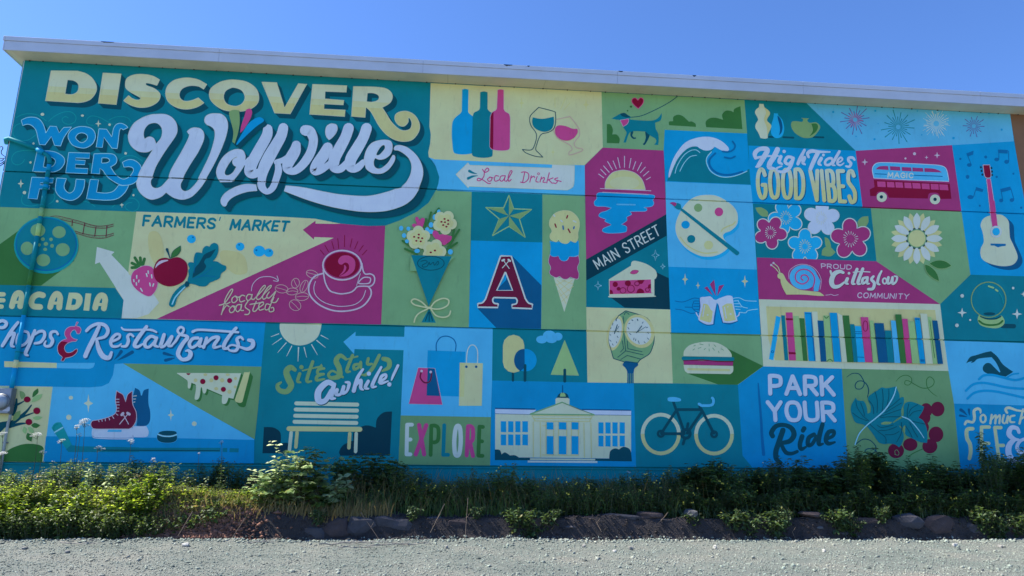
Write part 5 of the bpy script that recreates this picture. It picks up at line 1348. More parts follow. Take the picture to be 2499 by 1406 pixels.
def gravel_mat(name, v=1.0):
    m, nt, b = newmat(name)
    n1 = noise(nt, .55, 6, .72); n2 = noise(nt, 75, 3, .8); n3 = noise(nt, 14, 5, .7)
    oi = nt.nodes.new('ShaderNodeNewGeometry')
    c = ramp(nt, n1, [(.3, (.17*v, .24*v, .21*v)), (.5, (.31*v, .37*v, .32*v)), (.68, (.44*v, .44*v, .37*v))])
    c = mix(nt, ramp(nt, n2, [(.38, (.75,)*3), (.56, (0, 0, 0))]), c, (.11, .115, .115))
    c = mix(nt, ramp(nt, n3, [(.3, (.35,)*3), (.6, (0, 0, 0))]), c, (.16, .16, .155))
    c = mix(nt, 1.0, c, ramp(nt, oi.outputs['Random Per Island'], [(0, (.30, .32, .34)), (.15, (.8, .8, .8)), (.8, (1.0, 1.0, 1.0)), (1, (1.5, 1.5, 1.45))]), 'MULTIPLY') if name == 'gravel_stone' else mix(nt, .6, c, (.08, .085, .08))
    nt.links.new(c, b.inputs['Base Color']); b.inputs['Roughness'].default_value = .9; bump(nt, b, n2, .9, .02); return m
SOIL = soil_mat(); GRV = gravel_mat('gravel_ground'); GST = gravel_mat('gravel_stone', 1.15)
def gz(x, y):
    """height of the gravel lot"""
    return .10*(fbm(x, y, .35, 3, 3)-.5) + .035*(fbm(np.asarray(x)*.25, y, 2.4, 3, 31)-.5) + .045*(fbm(x, y, 2.2, 3, 9)-.5) + .09*np.clip(1-np.abs(np.asarray(y)+2.5)/.32, 0, 1)*fbm(x, y, 1.6, 4, 21)
def bz(x, y):
    """height of the bank between lot and wall"""
    x = np.asarray(x, float); y = np.asarray(y, float)
    edge = -2.33+.22*(fbm(x, x*0, .55, 3, 5)-.5)
    t = np.clip((y-edge)/(.16+.5*np.clip((-3.2-x)/3, 0, 1)), 0, 1); t = t*t*(3-2*t)
    top = .42+.17*np.exp(-((x+5.0)/1.6)**2)*np.clip(1-np.abs(y+1.9)/.5, 0, 1)+.10*np.clip((-2-x)/4, 0, 1)+.10*(fbm(x, y, .9, 3, 2)-.5)+.08*(fbm(x, y, 4, 3, 7)-.5)
    back = np.clip((y+2.1)/2.1, 0, 1)*.14
    return gz(x, y)*(1-t)+t*(top+back)
def grid(name, x0, x1, nx, y0, y1, ny, fn, mat, yfn=None):
    X, Y = np.meshgrid(np.linspace(x0, x1, nx), (np.linspace(y0, y1, ny) if yfn is None else yfn))
    Z = fn(X, Y); ny = X.shape[0]
    v = np.stack([X.ravel(), Y.ravel(), Z.ravel()], 1)
    i = np.arange(nx*ny).reshape(ny, nx); f = np.stack([i[:-1, :-1], i[:-1, 1:], i[1:, 1:], i[1:, :-1]], -1).reshape(-1, 4)
    me = bpy.data.meshes.new(name); me.vertices.add(len(v)); me.vertices.foreach_set('co', v.ravel())
    me.loops.add(f.size); me.loops.foreach_set('vertex_index', f.ravel()); me.polygons.add(len(f)); me.polygons.foreach_set('loop_start', np.arange(0, f.size, 4)); me.polygons.foreach_set('loop_total', np.full(len(f), 4))
    me.polygons.foreach_set('use_smooth', np.ones(len(f), bool)); me.update(calc_edges=True); me.materials.append(mat)
    o = bpy.data.objects.new(name, me); COL.objects.link(o); return o
m = MB(); m.add([(-900, -900, -.12), (900, -900, -.12), (900, 900, -.12), (-900, 900, -.12)], [(0, 1, 2, 3)]); tag(m.build('ground', GRV), kind='structure')
tag(grid('gravel_lot', -30, 34, 640, -22, -2.0, 240, lambda X, Y: gz(X, Y)-.0, GRV), kind='structure')
tag(grid('soil_bank', -16, 24, 900, -2.55, .3, 90, lambda X, Y: np.where(Y < -2.5, bz(X, Y)-.03, bz(X, Y)), SOIL), kind='structure')
def batch(name, V, F, mat, smooth=False):
    """V (n,3) F (m,3) numpy"""
    me = bpy.data.meshes.new(name); me.vertices.add(len(V)); me.vertices.foreach_set('co', V.astype(np.float32).ravel())
    k = F.shape[1]; me.loops.add(F.size); me.loops.foreach_set('vertex_index', F.astype(np.int32).ravel()); me.polygons.add(len(F))
    me.polygons.foreach_set('loop_start', np.arange(0, F.size, k)); me.polygons.foreach_set('loop_total', np.full(len(F), k))
    me.update(calc_edges=True)
    if smooth: me.polygons.foreach_set('use_smooth', np.ones(len(F), bool))
    me.materials.append(mat); o = bpy.data.objects.new(name, me); COL.objects.link(o); return o
rng = np.random.default_rng(11)
OV = np.array([(1,0,0),(-1,0,0),(0,1,0),(0,-1,0),(0,0,1),(0,0,-1)], float)
OF = np.array([(0,2,4),(2,1,4),(1,3,4),(3,0,4),(2,0,5),(1,2,5),(3,1,5),(0,3,5)])
def stones(n, xs, ys, sz, zf, name, mat):
    a = rng.uniform(0, 2*math.pi, n); s = sz[:, None, None]*(.7+.6*rng.random((n, 6, 1)))*np.array([1, .8, .55]).reshape(1, 1, 3)*(.8+.4*rng.random((n, 1, 3)))
    P = OV[None]*s + rng.normal(0, .18, (n, 6, 3))*sz[:, None, None]
    c, s_ = np.cos(a)[:, None], np.sin(a)[:, None]
    x = P[:, :, 0]*c-P[:, :, 1]*s_; y = P[:, :, 0]*s_+P[:, :, 1]*c
    z = P[:, :, 2]+zf(xs, ys)[:, None]+sz[:, None]*.18
    V = np.stack([x+xs[:, None], y+ys[:, None], z], -1).reshape(-1, 3)
    F = (OF[None]+np.arange(n)[:, None, None]*6).reshape(-1, 3)
    return batch(name, V, F, mat)
n = 70000; ys_ = -2.25-5.6*rng.random(n)**.9; hw = (ys_+D)*.80; xs_ = rng.uniform(-1, 1, n)*hw+1.6
sz = .006+.014*rng.random(n)**2.5; big = rng.random(n) < .02; sz[big] *= 2.6
tag(stones(n, xs_, ys_, sz, gz, 'loose_gravel', GST), 'loose grey gravel spread over the sunlit lot', 'gravel', kind='stuff')
RS = simple('red_soil', (.21, .10, .068), .95, var=.45, sc=9, bmp=.4)
n = 9000; xs_ = rng.normal(-4.5, .55, n); ys_ = rng.uniform(-2.32, -1.75, n)
tag(stones(n, xs_, ys_, .012+.045*rng.random(n)**3, lambda a, b: bz(a, b)+.01, 'red_soil_lumps', RS), 'sunlit terracotta soil lumps along the bank edge', 'soil', kind='stuff')
n = 9000; xs_ = rng.uniform(-10, 13, n); ys_ = rng.normal(-2.42, .13, n)
tag(stones(n, xs_, ys_, .012+.03*rng.random(n)**3, lambda a, b: np.minimum(bz(a, b), .06+gz(a, b)), 'gravel_ridge', GST), 'coarser gravel heaped along the foot of the bank', 'gravel', kind='stuff')
n = 34000; xs_ = rng.uniform(-12, 14, n); ys_ = rng.uniform(-2.35, -1.2, n)
tag(stones(n, xs_, ys_, .008+.028*rng.random(n)**3, bz, 'soil_clods', SOIL), 'crumbly reddish soil clods on the bank', 'soil', kind='stuff')
# ---------------------------------------------------------------- where things stand, in words
ZONES = [(-400, 60, 'the electric meter'), (60, 200, 'the hockey blade'), (200, 350, 'the ice skates'), (350, 480, 'the painted puck'), (480, 625, 'the pizza slice'),
 (625, 720, 'the bench left end'), (720, 850, 'the bench right end'), (850, 972, 'the bush beside the bench'), (972, 1085, 'the letters EXP'), (1085, 1200, 'the letters LORE'),
 (1200, 1300, 'the hall left wing'), (1300, 1420, 'the hall steps'), (1420, 1550, 'the hall right wing'), (1550, 1670, 'the bicycle rear wheel'), (1670, 1800, 'the bicycle front wheel'),
 (1800, 1870, 'the blue pointer'), (1870, 1960, 'the script R'), (1960, 2070, 'the script ide'), (2070, 2190, 'the vine leaves'), (2190, 2340, 'the painted berries'), (2340, 2440, 'the word SEE'), (2440, 3200, 'the ampersand')]
def to_px(p):
    d = Vector(p)-CPOS; z = d.dot(CF); return 1249.5+d.dot(CR)/z*FPX, 703-d.dot(CU)/z*FPX
def zone(px):
    for a, b, n_ in ZONES:
        if a <= px < b: return n_
    return ZONES[-1][2]
PEND = []     # (object, what, preposition, category, group) labelled at the end so that each label is its own
def later(o, what, prep, cat, group): PEND.append((o, what, prep, cat, group))
# ---------------------------------------------------------------- rocks in the bank
def rock_mat(name, col):
    m, nt, b = newmat(name); n1 = noise(nt, 3, 6, .65); n2 = noise(nt, 30, 4, .7)
    c = ramp(nt, n1, [(.3, tuple(v*.6 for v in col)), (.7, tuple(v*1.25 for v in col))])
    nt.links.new(c, b.inputs['Base Color']); b.inputs['Roughness'].default_value = .9; bump(nt, b, n2, .5, .02); return m
RK = [rock_mat('rock_grey', (.062, .058, .066)), rock_mat('rock_brown', (.066, .046, .044)), rock_mat('rock_pale', (.10, .10, .105))]
RKP = rock_mat('stone_pale', (.36, .36, .34)); RKQ = rock_mat('stone_mid', (.20, .20, .19))
def rock(px, py, wpx, hpx, y, mat, seed, flat=.5):
    r = random.Random(seed); c = U(px, py, y); s = (D+y)/FPX
    wx, wz = wpx*s/2, hpx*s/2
    bm = bmesh.new(); bmesh.ops.create_icosphere(bm, subdivisions=2, radius=1)
    for v in bm.verts:
        d = v.co.copy()
        for ax in range(3):      # squarish blocks with broken corners
            v.co[ax] = math.copysign(abs(d[ax])**.7, d[ax])
        nn = r.uniform(-.10, .10)+.13*math.sin(d.x*3.1+seed)+.09*math.sin(d.y*4.3+seed*2.1)+.10*math.sin(d.z*3.7+d.x*2.2+seed*1.3)+.05*math.sin(d.x*9+d.z*7+seed)
        v.co *= (1+nn)
    wy = .08+.08*r.random()
    rz = r.uniform(-.12, .12); ry = r.uniform(-.09, .09)
    for v in bm.verts:
        x, yy, z = v.co.x*wx, v.co.y*wy, v.co.z*wz
        x, z = x*math.cos(ry)-z*math.sin(ry), x*math.sin(ry)+z*math.cos(ry)
        x, yy = x*math.cos(rz)-yy*math.sin(rz), x*math.sin(rz)+yy*math.cos(rz)
        v.co = (x, yy, z)
    me = bpy.data.meshes.new('rock'); bm.to_mesh(me); bm.free(); me.materials.append(mat)
    o = bpy.data.objects.new('rock', me); COL.objects.link(o); o.location = (c.x, y+wy*.9, c.z-.02)
    o.scale = (1, 1, .8); return o
rk = [(470, 1285, 70, 40, 0), (545, 1290, 90, 44, 1), (690, 1296, 60, 34, 2), (762, 1300, 56, 44, 0), (820, 1290, 64, 50, 1), (884, 1282, 88, 52, 0), (960, 1280, 82, 52, 0), (1040, 1284, 84, 48, 0), (1115, 1286, 74, 44, 1), (1180, 1290, 66, 42, 0),
 (1325, 1272, 70, 34, 1), (1450, 1270, 66, 24, 1), (1395, 1283, 60, 20, 0), (1520, 1262, 92, 22, 0), (1590, 1258, 60, 26, 1), (1480, 1282, 96, 22, 1), (1560, 1280, 70, 24, 0), (1640, 1278, 90, 34, 0), (1720, 1280, 86, 34, 1), (1690, 1252, 34, 22, 2), (1740, 1296, 54, 30, 0),
 (1985, 1254, 46, 18, 1), (1990, 1294, 62, 30, 2), (1920, 1288, 60, 30, 0), (2070, 1298, 46, 24, 0), (2130, 1280, 90, 44, 1), (2220, 1272, 86, 48, 0), (2300, 1280, 92, 52, 1), (2390, 1290, 70, 38, 0), (2462, 1292, 66, 40, 1)]
for i, (px, py, wp, hp, mi) in enumerate(rk):
    o = rock(px, py, wp, hp, -2.26 if px > 700 else -2.02, RK[mi], i*1.7+.4)
    later(o, ['grey squarish', 'brown earthy', 'pale'][mi]+(' long flat' if wp > 3*hp else '')+' rock set in the bank', 'below', 'rock', 'rocks along the front of the bank')
for i, (px, py, wp, hp) in enumerate([(452, 1332, 22, 6), (1425, 1330, 12, 5), (905, 1316, 10, 6), (1540, 1338, 14, 6), (2330, 1329, 14, 7), (2440, 1332, 12, 5), (1745, 1336, 12, 6), (165, 1346, 12, 4), (1500, 1343, 10, 5), (60, 1340, 10, 4), (2010, 1342, 11, 5), (1090, 1338, 12, 5)]):
    g = G(px, py, .02); s = (D+g.y)/FPX
    o = rock(px, py, wp*.75, hp*1.5, g.y, RKP if i % 2 == 0 else RKQ, 50+i*1.3); o.location = (g.x, g.y, hp*s*.6+float(gz(g.x, g.y)))
    o.scale = (1, .45, 1)
    later(o, ('pale ' if i % 2 == 0 else 'greyish ')+'loose stone lying on the sunlit gravel', 'before', 'stone', 'loose stones on the gravel')
# ---------------------------------------------------------------- plants
def leaf_mat(name, c, tr, gl=.5, tw=.45):
    m, nt, b = newmat(name)
    g = nt.nodes.new('ShaderNodeNewGeometry'); r = g.outputs['Random Per Island']
    n1 = noise(nt, 3.0, 2)
    c1 = ramp(nt, r, [(0, tuple(v*.6 for v in c)), (.5, c), (.9, tuple(min(1, v*1.35) for v in c)), (1, (c[0]*2.0+.04, c[1]*1.3, c[2]*.6))])
    c1 = mix(nt, ramp(nt, n1, [(.35, (0, 0, 0)), (.7, (.5,)*3)]), c1, tuple(v*.7 for v in c))
    nt.links.new(c1, b.inputs['Base Color']); b.inputs['Roughness'].default_value = gl; b.inputs['Specular IOR Level'].default_value = .4
    t = nt.nodes.new('ShaderNodeBsdfTranslucent'); nt.links.new(mix(nt, r, tuple(v*.75 for v in tr), tr), t.inputs['Color'])
    s = nt.nodes.new('ShaderNodeMixShader'); s.inputs[0].default_value = tw
    nt.links.new(b.outputs[0], s.inputs[1]); nt.links.new(t.outputs[0], s.inputs[2]); nt.links.new(s.outputs[0], nt.nodes['Material Output'].inputs[0]); return m
LB = leaf_mat('leaf_sunlit', (.13, .21, .028), (.72, .90, .08), .42, .6)  # sunlit leaves: the brightness is put into the colour
LD = leaf_mat('leaf_shaded', (.062, .108, .040), (.20, .32, .05), .5, .35)  # darker copy for leaves in shade, the shade put into the colour
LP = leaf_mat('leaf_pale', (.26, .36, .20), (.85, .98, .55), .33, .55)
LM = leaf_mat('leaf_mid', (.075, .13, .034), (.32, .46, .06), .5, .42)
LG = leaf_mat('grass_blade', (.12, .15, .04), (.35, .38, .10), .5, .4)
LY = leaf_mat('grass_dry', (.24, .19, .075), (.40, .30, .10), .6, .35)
STM = simple('stem_green', (.07, .08, .035), .7); STB = simple('stem_brown', (.11, .075, .05), .8)
FW = simple('petal_white', (.75, .76, .72), .6); FY = simple('petal_yellow', (.75, .62, .06), .6)
TWG = simple('dry_twig', (.16, .12, .09), .8)
class LeafBag:
    def __init__(s): s.pos = []; s.dir = []; s.nrm = []; s.L = []; s.W = []
    def add(s, p, d, n, L, W): s.pos.append(p); s.dir.append(d); s.nrm.append(n); s.L.append(L); s.W.append(W)
    def arrays(s):
        P = np.array(s.pos); Dv = np.array(s.dir); N = np.array(s.nrm); L = np.array(s.L)[:, None]; W = np.array(s.W)[:, None]
        Dv /= np.linalg.norm(Dv, axis=1)[:, None]; S = np.cross(Dv, N); S /= np.linalg.norm(S, axis=1)[:, None]+1e-9; N = np.cross(S, Dv)
        v = [P, P+Dv*L*.32+S*W*.5+N*L*.05, P+Dv*L*.68+S*W*.40+N*L*.02, P+Dv*L-N*L*.14, P+Dv*L*.68-S*W*.40+N*L*.02, P+Dv*L*.32-S*W*.5+N*L*.05, P+Dv*L*.5-N*L*.05]
        V = np.stack(v, 1).reshape(-1, 3); n = len(P)
        F = np.array([(0,1,6),(1,2,6),(2,3,6),(3,4,6),(4,5,6),(5,0,6)])
        return V, (F[None]+np.arange(n)[:, None, None]*7).reshape(-1, 3)
def child(o, par): o.parent = par; o.matrix_parent_inverse = Matrix.Translation(-Vector(par.location)); return o
def plant(name, x, y, h, spread, nst, lsz, mats, seed, lean=0.0, ratio=.55, per=.035, start=.15, blossoms=0, bl_mat=None, compound=0, stem=STM, base=None, droop=.35):
    r = random.Random(seed); z0 = float(bz(x, y)) if base is None else base
    root = empty(name, (x, y, z0)); bags = {m.name: LeafBag() for m in mats}; sm = MB(); fl = MB()
    for i in range(nst):
        a = r.uniform(0, 2*math.pi); rr = spread*math.sqrt(r.random()); hh = h*r.uniform(.62, 1.0)*(1-.25*rr/max(spread, .01))
        bx, by = x+math.cos(a)*rr*.35, y+math.sin(a)*rr*.28
        tx, ty = x+math.cos(a)*rr+lean, y+math.sin(a)*rr*.6
        zb = float(bz(bx, by)) if base is None else base
        P0, P2 = Vector((bx, by, zb-.03)), Vector((tx, ty, zb+hh)); P1 = Vector((bx*.6+tx*.4, by*.6+ty*.4, zb+hh*.75))
        n = 7; pts = [P0*(1-t)**2+P1*2*t*(1-t)+P2*t*t for t in [k/(n-1) for k in range(n)]]
        sm.tube(pts, [.0055*(1-.7*k/(n-1)) for k in range(n)], 4, False)
        nl = max(4, int(hh/per)); g = r.random()*6
        mname = r.choice(mats).name
        for k in range(nl):
            t = start+(1-start)*(k+r.random()*.5)/nl; t = min(t, 1)
            p = P0*(1-t)**2+P1*2*t*(1-t)+P2*t*t; g += 2.4
            d = Vector((math.cos(g), math.sin(g), r.uniform(-droop, .55))); L = lsz*r.uniform(.6, 1.25)*(1-.35*t)
            up = Vector((r.uniform(-.55, .55), r.uniform(-.75, .35), 1))
            bag = bags[mname]
            if compound:
                stalk = p+d.normalized()*L*.8
                for q in range(compound):
                    aa = (q-(compound-1)/2)*.9
                    dd = Vector((d.x*math.cos(aa)-d.y*math.sin(aa), d.x*math.sin(aa)+d.y*math.cos(aa), d.z*.6-.15)); bag.add(tuple(stalk), tuple(dd), tuple(up), L*1.15, L*1.15*ratio)
            else:
                bag.add(tuple(p+d.normalized()*.01), tuple(d), tuple(up), L, L*ratio)
                if r.random() < .5: bag.add(tuple(p), (-d.x, -d.y, d.z), tuple(up), L*.8, L*.8*ratio)
        if blossoms and r.random() < blossoms:
            c = P2; s = r.uniform(.007, .015)
            for q in range(r.randint(1, 3)):
                c2 = c+Vector((r.uniform(-.04, .04), r.uniform(-.04, .02), r.uniform(-.03, .03)))
                for k in range(5):
                    a0 = k*1.256; fl.add([c2, c2+Vector((math.cos(a0)*s, -s*.3, math.sin(a0)*s)), c2+Vector((math.cos(a0+.6)*s*1.15, -s*.4, math.sin(a0+.6)*s*1.15)), c2+Vector((math.cos(a0+1.1)*s, -s*.3, math.sin(a0+1.1)*s))], [(0, 1, 2), (0, 2, 3)])
    child(sm.build('stems', stem), root)
    first = True
    for m in mats:
        bag = bags[m.name]
        if bag.pos:
            V, F = bag.arrays(); o = batch('foliage', V, F, m); child(o, root); o['kind'] = 'stuff'
    if fl.v: o = child(fl.build('blossoms', bl_mat or FY), root); o['kind'] = 'stuff'
    return root
def hpx(px, top, Y):
    p = U(px, top, Y); return p.x, p.z
r_ = random.Random(77)
# front row on the left, sunlit from behind: (px, top py, half width px, kind)
rowL = [(-30, 1182, 62), (35, 1176, 52), (95, 1156, 48), (150, 1192, 46), (205, 1172, 46), (262, 1196, 44), (312, 1176, 44), (362, 1160, 42), (412, 1166, 42), (463, 1186, 36), (512, 1178, 40), (560, 1196, 38), (608, 1188, 36)]
for i, (px, top, hwp) in enumerate(rowL):
    Y = -1.75-.25*(i % 2) if px < 430 else -1.75
    x, zt = hpx(px, top, Y); z0 = float(bz(x, Y)); 
    mats = [[LB, LD], [LB, LB, LM], [LB, LM, LG]][i % 3]
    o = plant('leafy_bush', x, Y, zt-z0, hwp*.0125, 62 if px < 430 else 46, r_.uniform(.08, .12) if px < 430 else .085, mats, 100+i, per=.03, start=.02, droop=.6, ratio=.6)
    if px < 560: pass
    later(o, ['sunlit yellow-green leafy bush', 'sunlit bright green leafy bush', 'sunlit tangled green bush'][i % 3], 'before', 'bush', 'sunlit bushes on the left bank')
# lower skirt hanging over the bank
for i, px in enumerate(range(-40, 420, 42)):
    Y = -2.22; x, zt = hpx(px, 1236+8*math.sin(i*2.2), Y)
    o = plant('low_weed', x, Y, max(.18, zt-.05), .40, 44, .078, [LM, LD], 140+i, per=.032, start=.0, base=.05, droop=.7)
    later(o, 'low dark-bottomed weed hanging over the gravel edge', 'before', 'weed', 'low weeds at the gravel edge')
# raspberry shrub reaching up in front of the bench
for i, (px, top, hwp, n_, cm) in enumerate([(762, 1078, 60, 15, 3), (700, 1150, 46, 12, 3), (795, 1162, 48, 12, 3)]):
    x, zt = hpx(px, top, -1.85); z0 = float(bz(x, -1.85))
    o = plant('bramble', x-.1, -1.85, (zt-z0)*1.1, hwp*.0105, n_*2, .15, [LP, LP, LM] if i < 2 else [LM, LP], 170+i, per=.10, start=.22, compound=cm, ratio=.75, stem=STB, droop=.2, lean=(-.0, -.25, .1)[i])
    later(o, ['tall pale-leaved bramble', 'pale-leaved bramble leaning left', 'broad-leaved green bramble'][i], 'before', 'bramble', 'brambles in front of the painted bench')
# dark plants nearer the wall
rowD = [(0, 1140, 36), (80, 1140, 34), (230, 1135, 34), (300, 1130, 30), (365, 1128, 30), (430, 1132, 30), (505, 1128, 30), (570, 1130, 30), (630, 1128, 32), (690, 1130, 34), (1100, 1166, 36), (1170, 1158, 36), (1325, 1160, 34), (1380, 1166, 34), (1430, 1156, 34), (1480, 1162, 34), (1525, 1160, 34), (40, 1150, 40), (130, 1128, 30), (185, 1118, 26), (270, 1135, 34), (330, 1120, 26), (395, 1122, 24), (470, 1150, 26), (540, 1110, 22), (600, 1140, 30), (660, 1150, 30), (850, 1108, 40), (905, 1100, 48), (962, 1118, 40), (1010, 1142, 36), (1060, 1158, 34), (1130, 1160, 34), (1230, 1146, 34), (1275, 1172, 34)]
for i, (px, top, hwp) in enumerate(rowD):
    Y = -.75-.3*(i % 3)*.5; x, zt = hpx(px, top, Y); z0 = float(bz(x, Y))
    big = 820 < px < 990
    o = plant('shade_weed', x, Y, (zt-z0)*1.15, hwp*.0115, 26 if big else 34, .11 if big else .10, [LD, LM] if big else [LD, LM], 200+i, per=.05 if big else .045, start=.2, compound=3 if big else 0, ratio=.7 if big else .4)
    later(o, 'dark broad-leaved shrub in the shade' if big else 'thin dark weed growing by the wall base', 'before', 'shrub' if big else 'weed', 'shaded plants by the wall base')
# right-hand thicket
rowR = [(1335, 1176, 40), (1395, 1160, 34), (1450, 1178, 38), (1505, 1150, 36), (1560, 1158, 36), (1600, 1172, 36), (1650, 1150, 34), (1705, 1140, 36), (1745, 1112, 40), (1790, 1138, 40), (1845, 1146, 38), (1885, 1120, 34), (1935, 1128, 36), (1990, 1150, 38), (2040, 1132, 34), (2085, 1118, 34), (2140, 1124, 42), (2190, 1132, 42), (2245, 1118, 38), (2300, 1146, 38), (2350, 1136, 40), (2410, 1112, 40), (2455, 1130, 40), (2510, 1118, 46), (2570, 1120, 50)]
for i, (px, top, hwp) in enumerate(rowR):
    Y = -1.0-.45*(i % 2); x, zt = hpx(px, top, Y); z0 = float(bz(x, Y)); tall = px > 1700
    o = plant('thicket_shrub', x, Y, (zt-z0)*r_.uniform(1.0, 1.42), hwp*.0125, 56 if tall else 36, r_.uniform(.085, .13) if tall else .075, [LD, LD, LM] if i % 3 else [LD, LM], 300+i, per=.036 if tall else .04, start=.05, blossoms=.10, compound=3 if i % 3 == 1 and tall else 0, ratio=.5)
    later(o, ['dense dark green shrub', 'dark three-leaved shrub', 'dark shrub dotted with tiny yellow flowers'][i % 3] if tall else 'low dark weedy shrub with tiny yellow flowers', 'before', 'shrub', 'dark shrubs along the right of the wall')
for i, px in enumerate(range(1545, 2640, 40)):
    Y = -.5; top = np.interp(px, [a[0] for a in rowR], [a[1] for a in rowR])+10+8*math.sin(i*2.7); x, zt = hpx(px, top, Y); z0 = float(bz(x, Y))
    o = plant('thicket_shrub', x, Y, (zt-z0)*r_.uniform(.95, 1.42), .5, 40, r_.uniform(.10, .15), [LD, LD, LM] if i % 2 else [LD], 640+i, per=.045, start=.1, ratio=.55, blossoms=.06)
    later(o, ['dark shrub pressed against the wall', 'dark twiggy shrub by the wall foot'][i % 2], 'before', 'shrub', 'dark shrubs along the right of the wall')
for i, px in enumerate(list(range(1330, 1700, 38))+list(range(1700, 2600, 44))):
    Y = -1.95; x, zt = hpx(px, 1196+14*math.sin(i*1.9) if px > 1690 else 1192+18*math.sin(i*2.6), Y); z0 = float(bz(x, Y)); tall = px > 1690
    o = plant('ground_weed', x, Y, max(.2, zt-z0)*1.15, .38, 40 if tall else 26, .105 if tall else .08, [LD, LD, LM], 700+i, per=.036, start=0, blossoms=.07, droop=.8)
    later(o, 'low dark weed at the bank top', 'before', 'weed', 'low weeds along the bank top')
for i, px in enumerate([660, 730, 830, 880, 930, 985, 1015, 1040, 1070, 1095, 1150, 1175, 1205, 1235, 1260, 1290]):
    Y = -1.6; x, zt = hpx(px, 1172+16*math.sin(i*2.3), Y); z0 = float(bz(x, Y))
    o = plant('ground_weed', x, Y, max(.2, zt-z0)*r_.uniform(.8, 1.6), .36, 30, r_.uniform(.07, .13), [LD, LM], 760+i, per=.042, start=0, droop=.6, blossoms=.08)
    later(o, 'low dark weed at the bank top', 'before', 'weed', 'low weeds along the bank top')
# tall thin shoots standing above the thicket
for i, (px, top, Y) in enumerate([(2052, 1078, -.9), (2128, 1090, -1.0), (2262, 1092, -.9), (1952, 1096, -1.0), (1745, 1108, -.9), (2438, 1100, -.8), (2490, 1110, -.8)]):
    x, zt = hpx(px, top, Y); z0 = float(bz(x, Y))
    o = plant('tall_shoot', x, Y, zt-z0, .22, 12, .12, [LD, LM], 360+i, per=.055, start=.35, compound=3, ratio=.45)
    later(o, 'tall dark shoot rising above the thicket', 'before', 'plant', 'tall shoots above the thicket')
for i, (px, top) in enumerate([(2385, 1012), (2405, 1058)]):
    x, zt = hpx(px, top, -.45); z0 = float(bz(x, -.45))
    o = plant('spire_weed', x, -.45, zt-z0, .10+.12*i, 5+6*i, .16, [LD, LM], 380+i, per=.05, start=.45, ratio=.30, droop=.8)
    later(o, 'tall spire-shaped weed reaching over the letters' if i == 0 else 'shorter leafy weed beside the tall spire', 'before', 'weed', 'tall weeds before the far right letters')
# trailing growth down the bank
for i, (px, py, k_) in enumerate([(1262, 1250, 1.5), (1300, 1262, 1.7), (1345, 1250, 1.1), (1290, 1292, 1.3), (1690, 1256, 1.0), (1785, 1250, 1.4), (1830, 1262, 1.7), (1880, 1268, 1.9), (1905, 1250, 1.3), (2045, 1250, 1.5), (2075, 1270, 1.3), (2150, 1240, 1.0), (2395, 1250, 1.5), (2430, 1272, 1.7), (2480, 1262, 1.4), (1010, 1240, .8), (1165, 1240, .7), (775, 1248, .8), (480, 1262, 1.3), (520, 1246, 1.2), (440, 1270, 1.5)]):
    p = U(px, py, -2.25)
    o = plant('trailing_weed', p.x, -2.2 if px > 600 else -2.1, .34*k_, .26*k_, int(34*k_), .085*(.8+.3*k_), [LD] if px > 600 else [LM, LD], 400+i, per=.04, start=0, base=p.z-.22*k_, droop=1.0)
    later(o, ('broad' if k_ > 1.25 else 'small')+' weed trailing over the bank face', 'below', 'weed', 'weeds trailing over the bank')
# single leafy stalks standing above the left bushes
for i, (px, top, mm, ls) in enumerate([(228, 1108, LP, .11), (262, 1142, LP, .12), (322, 1104, LD, .13), (408, 1106, LD, .13), (455, 1150, LM, .09), (130, 1118, LD, .10), (500, 1150, LP, .07), (20, 1150, LM, .10), (95, 1146, LY, .09), (345, 1132, LY, .06), (545, 1112, LD, .09)]):
    Y = -1.55; x, zt = hpx(px, top, Y); z0 = float(bz(x, Y))
    o = plant('leafy_stalk', x, Y, zt-z0, .12, 4, ls, [mm], 820+i, per=.06, start=.35, ratio=.5, droop=.5)
    later(o, {'leaf_pale': 'pale sunlit leafy stalk', 'leaf_shaded': 'dark drooping leafy stalk', 'leaf_mid': 'green leafy stalk', 'grass_dry': 'dry brownish stalk'}[mm.name], 'before', 'plant', 'stalks above the left bushes')
for i, px in enumerate([1010, 1048, 1102, 1140, 1228, 1252, 1310, 1366, 1372, 1442, 1490, 1533, 1580, 1622, 1668, 1722, 1768, 1812, 1868, 1918, 1975, 2018, 2095, 2168, 2205, 2292, 2330, 2362, 2470]):
    Y = -1.3; top = 1150-(px > 1540)*28+18*math.sin(i*2.9); x, zt = hpx(px, top, Y); z0 = float(bz(x, Y)); mm = [LM, LD, LY, LM][i % 4]
    o = plant('leafy_stalk', x, Y, zt-z0, .14, 4, [.11, .13, .07, .09][i % 4], [mm], 900+i, per=.065, start=.3, ratio=[.5, .6, .25, .4][i % 4], droop=.6, blossoms=.4 if i % 3 == 0 else 0)
    later(o, ['thin green leafy stalk', 'dark large-leaved stalk', 'dry brown seed stalk', 'slender green stalk'][i % 4], 'before', 'plant', 'stalks standing along the wall')
for i, px in enumerate([436, 470, 505, 540, 578, 612, 645]):
    Y = -1.98; x, zt = hpx(px, 1212+12*math.sin(i*2.4), Y); z0 = float(bz(x, Y))
    o = plant('leafy_bush', x, Y, max(.22, zt-z0), .36, 30, r_.uniform(.06, .10), [[LB, LM], [LB, LG], [LM, LY]][i % 3], 960+i, per=.036, start=0, droop=.8)
    later(o, 'low yellow-green bush above the red soil', 'before', 'bush', 'sunlit bushes on the left bank')
